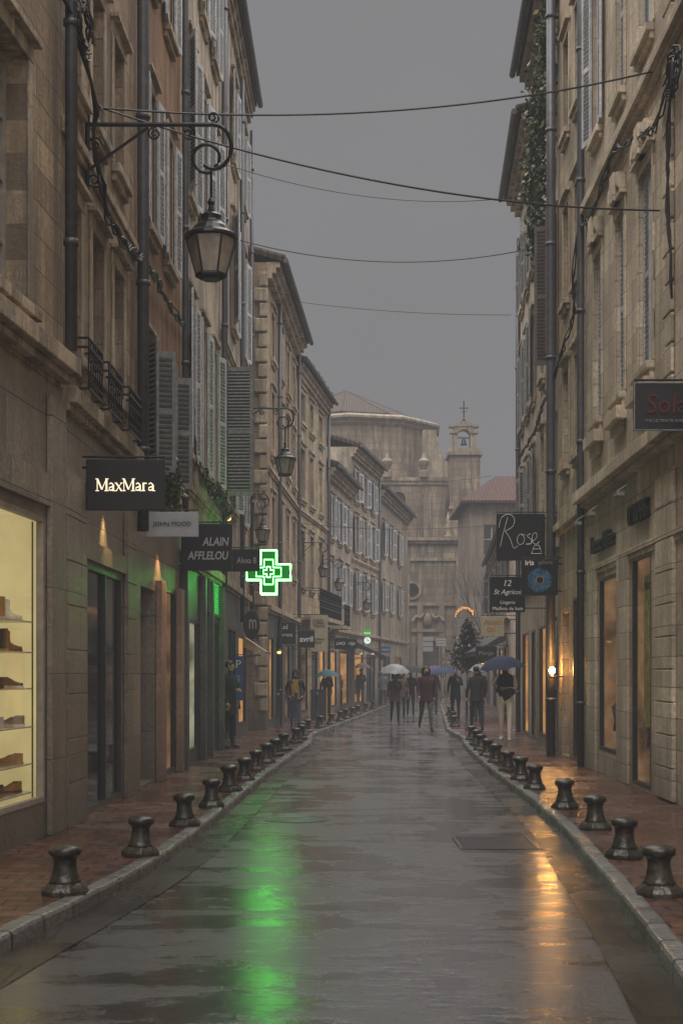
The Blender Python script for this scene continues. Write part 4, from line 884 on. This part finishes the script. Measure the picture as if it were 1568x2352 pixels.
sag((-2.42,29,12.0),(4.0,33.3,12.75),.35,.010)
sag((-2.42,31,11.1),(4.3,31,10.9),.42,.013)
sag((-1.6,45,13.4),(5.0,42,12.2),.12,.012)
sag((-.6,55,9.5),(5.9,56,9.4),.35,.010); sag((-1.6,46,6.5),(5.1,43.5,6.2),.2,.008)
def bundle(pts,n,r,label,jit=.06):
    t=thing('cable_bundle',pts[0],label,'cable'); mb=MB()
    for j in range(n):
        Q=[]
        for a,b in zip(pts,pts[1:]):
            a=Vector(a);b=Vector(b); m=max(2,int((b-a).length/.25))
            for i in range(m): Q.append(a.lerp(b,i/m)+Vector((random.uniform(-jit,jit)*.6,random.uniform(-jit,jit),random.uniform(-jit,jit))))
        Q.append(Vector(pts[-1])); mb.tube(Q,r,0,5)
    mb.build('cables',t,[CABLE],smooth=True)
bundle([(-2.62,13.4,8.0),(-2.55,13.9,7.8),(-2.5,14.4,7.3),(-2.5,14.6,6.9),(-2.5,15.2,6.5),(-2.5,16.5,6.55),(-2.5,18.3,6.9),(-2.48,20.3,6.9),(-2.42,22.3,7.0),(-2.42,22.8,6.9)],4,.013,'tangled black cables running along the stone facade')
bundle([(-2.45,22.8,6.9),(-2.4,23.4,5.1),(-2.33,25,4.9),(-2.3,28,4.7),(-2.3,30,4.9)],3,.012,'black cables with garland strung along the facade')
bundle([(3.75,15.8,8.5),(3.78,17.2,8.2),(3.8,19.8,8.9),(3.82,22,8.6),(3.86,23.2,8.9),(3.85,23.7,8.2),(3.88,23.7,7.6),(3.9,25.5,7.2),(3.9,26.4,7.0),(3.95,28,6.9),(4.0,29.5,6.6),(4.1,33,6.6)],4,.012,'tangled black cables running along the stone facade')
bundle([(3.72,16.0,8.5),(3.74,16.3,7.9),(3.74,16.35,6.9),(3.78,16.3,5.9)],3,.014,'thick black cables hanging down the wall',.03)
for (x,y,z) in((-2.5,13.9,7.9),(3.74,16.1,8.4)):
    t=thing('cable_coil',(x,y,z),'coiled black cables hooked on the facade','cable'); mb=MB()
    for j in range(5): mb.tube([(x+random.uniform(-.03,.03),y+(.18+.05*j)*math.cos(a),z+(.15+.03*j)*math.sin(a)) for a in[k*math.pi/8 for k in range(15)]],.012,0,5)
    mb.build('cables',t,[CABLE])
def leaves(name,label,cat,centers,count,size,mats):
    t=thing(name,centers[0][0],label,cat); mb=MB()
    for i in range(count):
        c,r=random.choice(centers); p=Vector(c)+Vector([random.gauss(0,1)*q*.5 for q in r]); s=size*random.uniform(.6,1.4)
        a=Vector([random.uniform(-1,1) for _ in range(3)]).normalized(); b=a.cross(Vector([random.uniform(-1,1) for _ in range(3)])).normalized()
        mb.add([tuple(p+a*s),tuple(p+b*s*.6),tuple(p-a*s),tuple(p-b*s*.6)],[(0,1,2,3)],random.choices([0,1],[6,1])[0])
    mb.build('foliage',t,mats)
    mb=MB()
    for c,r in centers:
        mb.tube([(c[0]+r[0]*.3,c[1],c[2]-r[2]),(c[0]+.05,c[1]+random.uniform(-.2,.2),c[2]),(c[0],c[1],c[2]+r[2])],.02,0,5)
    mb.build('stem',t,[BARK])
leaves('ivy','ivy tufts with yellow flowers growing on old wall','plant',[((3.80,27.2,12.3),(.26,.4,.8)),((3.82,28.0,11.3),(.24,.5,.8)),((3.85,26.8,13.6),(.16,.35,.5)),((3.95,28.8,10.6),(.16,.4,.6))],3600,.055,[LEAF,LEAF2])
leaves('garland','green leafy festive garland along the facade','garland',[((-2.3,24+i*.6,4.95-.12*math.sin(i)),(.06,.35,.1)) for i in range(9)],700,.04,[LEAF,LEAF2])
leaves('festive_tree','dark evergreen tree by the shop entrance','tree',[((4.35,49,1.9+i*.25),(.66-.1*i,.66-.1*i,.25)) for i in range(6)],2600,.06,[SB,LEAF])
leaves('plant','small shrub in a planter on the ledge','plant',[((-2.35,19.7,4.2),(.15,.3,.3))],500,.04,[LEAF,LEAF2])
def tree(label,x,y,H):
    t=thing('bare_tree',(x,y,.1),label,'tree'); mb=MB(); tw=MB()
    def br(p,d,l,r,dep):
        q=p+d*l; mid=p.lerp(q,.5)+Vector([random.uniform(-.05,.05)*l for _ in range(3)])
        (mb if dep<2 else tw).tube([p,mid,q],r,0,5,r*.6)
        if dep>=6: return
        for k in range(3 if dep<4 else 2):
            nd=(d+Vector([random.uniform(-.5,.5) for _ in range(3)])+Vector((0,0,.2))).normalized(); br(q,nd,l*random.uniform(.6,.8),r*.55,dep+1)
    br(Vector((x,y,.1)),Vector((0,0,1)),H*.30,.09,0)
    mb.build('trunk',t,[BARK]); tw.build('crown',t,[BARK])
tree('bare winter tree with fine dark twigs',7.4,72,7.5)

# ------------------------------------------------------------------ umbrellas & people
SKIN=simple('skin',(.40,.24,.17),.5,var=.08,bmp=0); HAIRM=simple('dark_hair',(.02,.015,.012),.6,bmp=0)
def cloth(n,c,v=.2,s=25): return simple(n,c,.85,var=v,scale=s,bmp=.2)
CL={'black':cloth('black_cloth',(.018,.018,.02)),'dark':cloth('charcoal_cloth',(.035,.035,.04)),'maroon':cloth('maroon_cloth',(.042,.008,.011),.35),'camo':cloth('camouflage_cloth',(.09,.09,.07),.8,12),'yellow':cloth('mustard_cloth',(.38,.22,.02)),'jean':cloth('blue_jeans',(.06,.09,.15)),'beige':cloth('beige_cloth',(.80,.70,.60),.1),'pink':cloth('pale_pink_cloth',(.80,.70,.67),.1),'green':cloth('olive_cloth',(.07,.075,.045)),'navy':cloth('navy_cloth',(.012,.02,.055)),'brown':cloth('brown_cloth',(.11,.07,.05)),'grey':cloth('grey_cloth',(.12,.12,.12)),'shoe':SB,'white':SW,'skin':SKIN,'hair':HAIRM}
def umbrella(label,x,y,ztop,R,m,tilt=(0,0),dep=.26):
    t=thing('umbrella',(x,y,ztop),label,'umbrella'); mb=MB(); N=32; rings=7; vs=[(x,y,ztop)]
    for i in range(1,rings+1):
        q=i/rings
        for k in range(N):
            a=2*math.pi*k/N; sca=abs(math.sin(4*a)); r=R*q*(1-.07*sca*q*q); z=ztop-dep*(q**2.1)-.0+ (.035*sca*q**3)
            vs.append((x+r*math.cos(a),y+r*math.sin(a),z))
    fs=[(0,1+k,1+(k+1)%N) for k in range(N)]+[(1+(i-1)*N+k,1+(i-1)*N+(k+1)%N,1+i*N+(k+1)%N,1+i*N+k) for i in range(1,rings) for k in range(N)]
    mb.add(vs,fs); mb.build('canopy',t,[m],smooth=True)
    mb=MB()
    for j in range(8):
        a=2*math.pi*j/8; mb.tube([(x+R*q*math.cos(a),y+R*q*math.sin(a),ztop-dep*(q**2.1)-.012) for q in(0,.3,.6,.85,1)],.006,0,4); mb.tube([(x,y,ztop-.33),(x+R*.5*math.cos(a),y+R*.5*math.sin(a),ztop-.02-dep*(.5**2.1))],.004,0,4)
    mb.build('ribs',t,[IRON])
    mb=MB(); mb.tube([(x,y,ztop+.05),(x,y,ztop-.72)],.009,0,6); mb.build('shaft',t,[ZINC])
    mb=MB(); mb.tube([(x,y,ztop-.68),(x,y,ztop-.82)]+[(x+.03-.03*math.cos(a),y,ztop-.82-.03*math.sin(a)) for a in(.8,1.6,2.4,3.1)],.014,0,6); mb.build('handle',t,[SB])
    t.rotation_euler=(tilt[0],tilt[1],0); return t
def person(label,x,y,z,face,H,top,legs,walk=(0,0),armL='hang',armR='hang',hair='short',hem=.82,gap=0,inner=None,sleeve=None,shoe='shoe',coat=True,wide=1.0,name='person'):
    k=H/1.75; V=[];E=[];R=[];S=[]
    def add(p,r,par=None,seg=None):
        V.append(Vector(p)); R.append(r if isinstance(r,tuple) else (r,r)); i=len(V)-1
        if par is not None: E.append((par,i)); S.append((par,i,seg))
        return i
    W=wide
    pel=add((0,0,.95),(.135*W,.10*W)); sp=add((0,.0,1.13),(.125*W,.095*W),pel,'top'); ch=add((0,.0,1.33),(.15*W,.11*W),sp,'top'); nb=add((0,.0,1.47),(.075,.07),ch,'top'); nk=add((0,-.01,1.53),(.052,.052),nb,'skin')
    hl=add((0,-.025,1.59),(.062,.068),nk,'skin'); hm=add((0,-.02,1.655),(.076,.092),hl,'skin'); ht=add((0,-.01,1.72),(.055,.065),hm,'skin')
    hands=[]
    for s,arm in((1,armL),(-1,armR)):
        sh=add((s*.17*W,0,1.42),.066,ch,'sleeve')
        if arm=='hang': el,wr=(s*.235,.03,1.15),(s*.25,-.06,.90); hd=(0,-.15,-1)
        elif arm=='swingf': el,wr=(s*.225,-.08,1.16),(s*.22,-.24,.95); hd=(0,-.4,-.9)
        elif arm=='swingb': el,wr=(s*.23,.12,1.17),(s*.24,.12,.91); hd=(0,.0,-1)
        elif arm=='pocket': el,wr=(s*.28,.08,1.15),(s*.19,-.10,.98); hd=(-s*.5,-.3,-.7)
        elif arm=='hold': el,wr=(s*.22,-.08,1.17),(s*.10,-.27,1.25); hd=(-s*.3,-.3,.9)
        elif arm=='phone': el,wr=(s*.30,-.10,1.24),(s*.13,-.12,1.49); hd=(-s*.2,.1,.9)
        elif arm=='fold': el,wr=(s*.24,-.08,1.15),(s*.04,-.22,1.16); hd=(-s*1,-.1,.1)
        e=add(el,.047,sh,'sleeve'); w=add(wr,.03,e,'sleeve'); hands.append((Vector(wr),Vector(hd).normalized(),s))
    feet=[]
    for s,a in((1,walk[0]),(-1,walk[1])):
        hp=add((s*.09*W,0,.90),.092*W,pel,'legs')
        kb=.08 if a>=0 else -a*.9+.1
        kn=Vector((s*.10,-math.sin(a)*.42,.90-math.cos(a)*.42)); an=kn+Vector((0,-math.sin(a-kb)*.42,-math.cos(a-kb)*.42))
        ki=add(kn,.062,hp,'legs'); ai=add(an,.042,ki,'legs')
        hl_=add(an+Vector((0,.02,-.05)),.042,ai,'shoe'); toe=add(an+Vector((s*.02,-.17,-.055+(.0 if a>=0 else -.03))),.034,hl_,'shoe'); feet.append(an.z-.095)
    dz=-min(feet)
    me=bpy.data.meshes.new('b'); me.from_pydata([tuple(v) for v in V],E,[]); ob=bpy.data.objects.new('b',me); C.objects.link(ob)
    ob.modifiers.new('s','SKIN')
    for i,r in enumerate(R): me.skin_vertices[0].data[i].radius=r
    for i in range(len(R)): me.skin_vertices[0].data[i].use_root=(i==0)
    ss=ob.modifiers.new('u','SUBSURF'); ss.levels=1; ss.render_levels=1
    dg=bpy.context.evaluated_depsgraph_get(); dg.update(); m2=bpy.data.meshes.new_from_object(ob.evaluated_get(dg)); bpy.data.objects.remove(ob)
    names=['top','legs','skin','shoe','sleeve']; mats=[CL[top] if not inner else CL[inner],CL[legs],CL['skin'],CL[shoe],CL[sleeve or top],HAIRM]
    mb=MB(); vs=[tuple(v.co) for v in m2.vertices]; mb.v=vs
    for p in m2.polygons:
        c=p.center; best=9;bi=0
        for a,b,sg in S:
            A,B=V[a],V[b]; d=B-A; t_=max(0,min(1,(c-A).dot(d)/max(1e-6,d.dot(d)))); dd=(c-(A+d*t_)).length/(.6*(max(R[a])+max(R[b])))
            if dd<best: best=dd;bi=names.index(sg)
        mb.f.append(list(p.vertices)); mb.m.append(bi)
    mb.ell((0,-.118,1.645),(.012,.018,.022),2,6,5); mb.ell((.03,-.103,1.668),(.011,.008,.007),5,6,4); mb.ell((-.03,-.103,1.668),(.011,.008,.007),5,6,4); mb.ell((0,-.105,1.607),(.022,.008,.006),2,6,4)
    mb.ell((.077,-.01,1.65),(.012,.02,.03),2,6,5); mb.ell((-.077,-.01,1.65),(.012,.02,.03),2,6,5)
    for (w,d,s) in hands:
        sd=d.cross(Vector((s,0,0)));  sd=Vector((0,1,0)) if sd.length<.1 else sd.normalized(); nr=d.cross(sd).normalized()
        for o_ in(-.02,0,.02): mb.tube([w+sd*o_*.6,w+d*.045+sd*o_,w+d*.09+sd*o_],.016,2,6)
        for j,(o_,ln) in enumerate(((-.033,.055),(-.011,.07),(.011,.075),(.033,.065))):
            b0=w+d*.085+sd*o_; mb.tube([b0,b0+d*ln*.5+nr*.008*s,b0+d*ln*.85+nr*.03*s,b0+d*ln*.75+nr*.05*s],.009,2,5,.007)
        b0=w+d*.035-sd*.03; mb.tube([b0,b0-sd*.03+d*.03,b0-sd*.03+d*.06+nr*.01*s],.011,2,5,.008)
    ca,sa=math.cos(face),math.sin(face)
    def T(p): return (x+(p[0]*ca-p[1]*sa)*k,y+(p[0]*sa+p[1]*ca)*k,z+(p[2]+dz)*k)
    mb.v=[T(p) for p in mb.v]
    t=thing(name,(x,y,z),label,'person'); mb.build('body',t,mats,smooth=True)
    if coat:
        q=MB(); rows=[(hem,.185,.145),(hem+.1,.175,.135),(1.08+max(0,hem-.95),.155,.118),(1.25,.172,.128),(1.38,.185,.118),(1.45,.15,.09),(1.485,.085,.075)]; N=22; vs=[]
        rows=sorted(rows); g0=gap/2
        for zz,a,b in rows:
            for j in range(N+1):
                an=-math.pi/2+g0+(2*math.pi-2*g0)*j/N; vs.append(T((a*W*math.cos(an)*(1+.02*math.sin(7*an)),b*W*math.sin(an)*(1+.03*math.sin(5*an+zz*9)),zz)))
        q.add(vs,[(i*(N+1)+j,i*(N+1)+j+1,(i+1)*(N+1)+j+1,(i+1)*(N+1)+j) for i in range(len(rows)-1) for j in range(N)]); q.build('jacket',t,[CL[top]],smooth=True)
    q=MB()
    if hair=='hood':
        q.ell((0,.03,1.66),(.115,.125,.135),0,14,9); q.ell((0,.03,1.53),(.125,.12,.075),0,12,6); q.v=[T(p) for p in q.v]; q.build('hood',t,[CL[top]],smooth=True)
    else:
        q.ell((0,.018,1.69),(.088,.102,.08),0,12,8)
        if hair=='long':
            for s in(-1,1):
                for o_ in(.0,.03,.06): q.tube([(s*(.065+o_*.3),-.04+o_,1.72),(s*.098,-.01+o_,1.64),(s*.10,.01+o_,1.56),(s*.085,.0+o_,1.49)],.028,0,6,.015)
            q.ell((0,.05,1.62),(.085,.07,.12),0,10,6)
            q.ell((0,-.09,1.585),(.045,.03,.04),0,8,5)
        q.v=[T(p) for p in q.v]; q.build('hair',t,[HAIRM],smooth=True)
    return t,T
PZ=.1
person('person in black hooded jacket and mustard shirt, hands in pockets',-1.23,38,PZ,.1,1.58,'black','jean',(.18,-.12),'pocket','pocket','hood',gap=1.5,inner='yellow',hem=.84,wide=1.12)
person('long-haired person in maroon jacket and camouflage trousers walking',2.35,39.6,0,.12,1.82,'maroon','camo',(.38,-.34),'swingb','swingf','long',wide=1.12)
umbrella('white polka-dot umbrella held open',1.70,45.5,1.92,.52,simple('dotted_white_cloth',(.22,.22,.24),.6,var=.6,scale=30,bmp=0),(0.08,0),.3)
person('person in dark coat walking under dotted umbrella',1.72,45.8,0,.1,1.60,'brown','black',(.2,-.2),'hold','hang','long',hem=.75,wide=1.1)
person('person in brown jacket and blue jeans walking',2.05,48.8,0,0,1.66,'brown','jean',(-.2,.22),'hang','hold','long')
umbrella('black umbrella held open',2.58,53.2,1.95,.55,CL['black'],(0,0),.32); person('person in black walking under black umbrella',2.6,53.6,0,0,1.68,'black','black',(.15,-.15),'hold','hang','short')
person('person in dark coat walking on pavement',.88,64.6,PZ,0,1.7,'dark','jean',(.2,-.2),'hold','hang','short'); umbrella('small orange-brown umbrella held open',.95,64.3,2.1,.42,CL['brown'])
person('person in black coat walking beside shops',.6,66,PZ,.3,1.66,'black','black',(-.15,.2),'hang','hang','short')
person('person in grey coat walking away',2.0,68,0,3.1,1.7,'grey','black',(.2,-.2),'hang','hang','short'); umbrella('pale pinkish umbrella held open',1.9,70,1.95,.45,cloth('dull_pink_cloth',(.2,.16,.16)))
umbrella('teal umbrella held open',-.48,49,1.75,.45,cloth('teal_cloth',(.03,.10,.11))); person('person in dark coat under teal umbrella',-.5,49.3,PZ,0,1.55,'dark','black',(.15,-.15),'hold','hang','short')
person('person in light sleeves, dark vest and beige trousers',3.66,31.8,PZ,-.2,1.74,'black','beige',(.2,-.16),'fold','phone','short',sleeve='pink',hem=1.06,shoe='white',wide=1.18)
umbrella('large navy umbrella held open and tilted',3.53,31.6,2.0,.54,CL['navy'],(.05,-.12),.30)
t=thing('shoulder_bag',(3.7,31.6,1.1),'black pouch bag carried across the waist','bag'); mb=MB(); mb.ell((3.74,31.58,1.20),(.12,.07,.09),0,12,7); mb.build('bag_body',t,[SB],smooth=True); mb=MB(); mb.tube([(3.64,31.62,1.24),(3.58,31.64,1.38),(3.56,31.7,1.5)],.012); mb.build('strap',t,[SB])
person('person in dark clothes walking with hands down',3.42,36.2,PZ,3.3,1.66,'black','black',(.15,-.2),'hang','hang','short')
person('person in dark coat under blue umbrella',3.6,45,PZ,0,1.66,'black','black',(.1,-.1),'hold','hang','short',hem=.7); umbrella('blue umbrella held open',3.15,44.6,1.80,.48,cloth('blue_cloth',(.02,.035,.10)),(0,-.1),.2)
person('person in olive padded coat under pale umbrella',4.3,44.5,PZ,3.2,1.66,'green','dark',(.1,-.12),'hold','hang','short',hem=.7,wide=1.15); umbrella('white umbrella held open',4.32,44.2,1.92,.40,cloth('white_cloth',(.26,.26,.27)))
person('person in purple-grey coat walking',3.35,52,PZ,0,1.65,'grey','dark',(.2,-.1),'hang','hang','short'); umbrella('lilac umbrella held open',3.4,51.7,1.9,.45,cloth('lilac_cloth',(.07,.055,.12)))
person('person in dark coat standing in a shop doorway',-2.24,28.6,PZ,1.2,1.72,'black','black',(.05,-.05),'fold','hang','short',hem=.65)
person('person in black coat by the restaurant awning',4.6,48,PZ,.5,1.7,'black','dark',(.0,.0),'hang','fold','short')

# ------------------------------------------------------------------ sky, light, camera
m=bpy.data.materials.new('rain_mist'); m.use_nodes=True; nt=m.node_tree; nt.nodes.clear()
o=nt.nodes.new('ShaderNodeOutputMaterial'); ab=nt.nodes.new('ShaderNodeVolumeAbsorption'); em=nt.nodes.new('ShaderNodeEmission'); ad=nt.nodes.new('ShaderNodeAddShader')
SIG=.0036; FOG=(.232,.230,.236)
ab.inputs['Color'].default_value=(0,0,0,1); ab.inputs['Density'].default_value=SIG; em.inputs[0].default_value=(*FOG,1); em.inputs[1].default_value=SIG
nt.links.new(ab.outputs[0],ad.inputs[0]); nt.links.new(em.outputs[0],ad.inputs[1]); nt.links.new(ad.outputs[0],o.inputs['Volume'])
mb=MB(); mb.box((-90,-40,-2),(90,200,55)); s=mb.build('mist_box',None,[m]); s['kind']='structure'  # added mist volume enclosing the scene; its own emission stands in for haze
W=bpy.data.worlds.new('World'); SC.world=W; W.use_nodes=True; nt=W.node_tree; nt.nodes.clear()
out=nt.nodes.new('ShaderNodeOutputWorld'); b1=nt.nodes.new('ShaderNodeBackground'); b2=nt.nodes.new('ShaderNodeBackground'); ad=nt.nodes.new('ShaderNodeAddShader')
sk=nt.nodes.new('ShaderNodeTexSky'); sk.sky_type='NISHITA'; sk.sun_disc=False; sk.sun_elevation=math.radians(55); sk.sun_rotation=math.radians(200)
hs=nt.nodes.new('ShaderNodeHueSaturation'); hs.inputs['Saturation'].default_value=.15; nt.links.new(sk.outputs[0],hs.inputs['Color']); nt.links.new(hs.outputs[0],b1.inputs[0]); b1.inputs[1].default_value=.006
tc=nt.nodes.new('ShaderNodeTexCoord'); sp=nt.nodes.new('ShaderNodeSeparateXYZ'); nt.links.new(tc.outputs['Generated'],sp.inputs[0])
zr=mrange(nt,sp.outputs[2],.43,.66,0,1); br=mrange(nt,sp.outputs[1],-.1,-.9,0,.20)
mxx=nt.nodes.new('ShaderNodeMath'); mxx.operation='MAXIMUM'; nt.links.new(zr,mxx.inputs[0]); nt.links.new(br,mxx.inputs[1])
cl=noise(nt,tc.outputs['Generated'],2.2,4,.5)
low=mixn(nt,mrange(nt,cl,.3,.7,0,1),(.196,.194,.200),(.238,.235,.241))
mx=mixn(nt,mxx.outputs[0],low,(4.4,4.2,4.05)); nt.links.new(mx,b2.inputs[0]); b2.inputs[1].default_value=1
nt.links.new(b1.outputs[0],ad.inputs[0]); nt.links.new(b2.outputs[0],ad.inputs[1]); nt.links.new(ad.outputs[0],out.inputs[0])
s=light('SUN',(0,0,50),1.4,(1,.95,.88)); s.data.angle=math.radians(25); s.rotation_euler=(math.radians(35),0,math.radians(-20)); s.name='sun_light'
cd=bpy.data.cameras.new('camera'); cam=bpy.data.objects.new('camera',cd); C.objects.link(cam); SC.camera=cam
cam.location=(0,0,1.6); cam.rotation_euler=(math.radians(90),0,0); cd.sensor_fit='VERTICAL'; cd.sensor_height=36; cd.sensor_width=24; cd.lens=50; cd.shift_y=.158; cd.clip_end=1500
for ob in bpy.data.objects:
    if 'wloc' in ob: del ob['wloc']
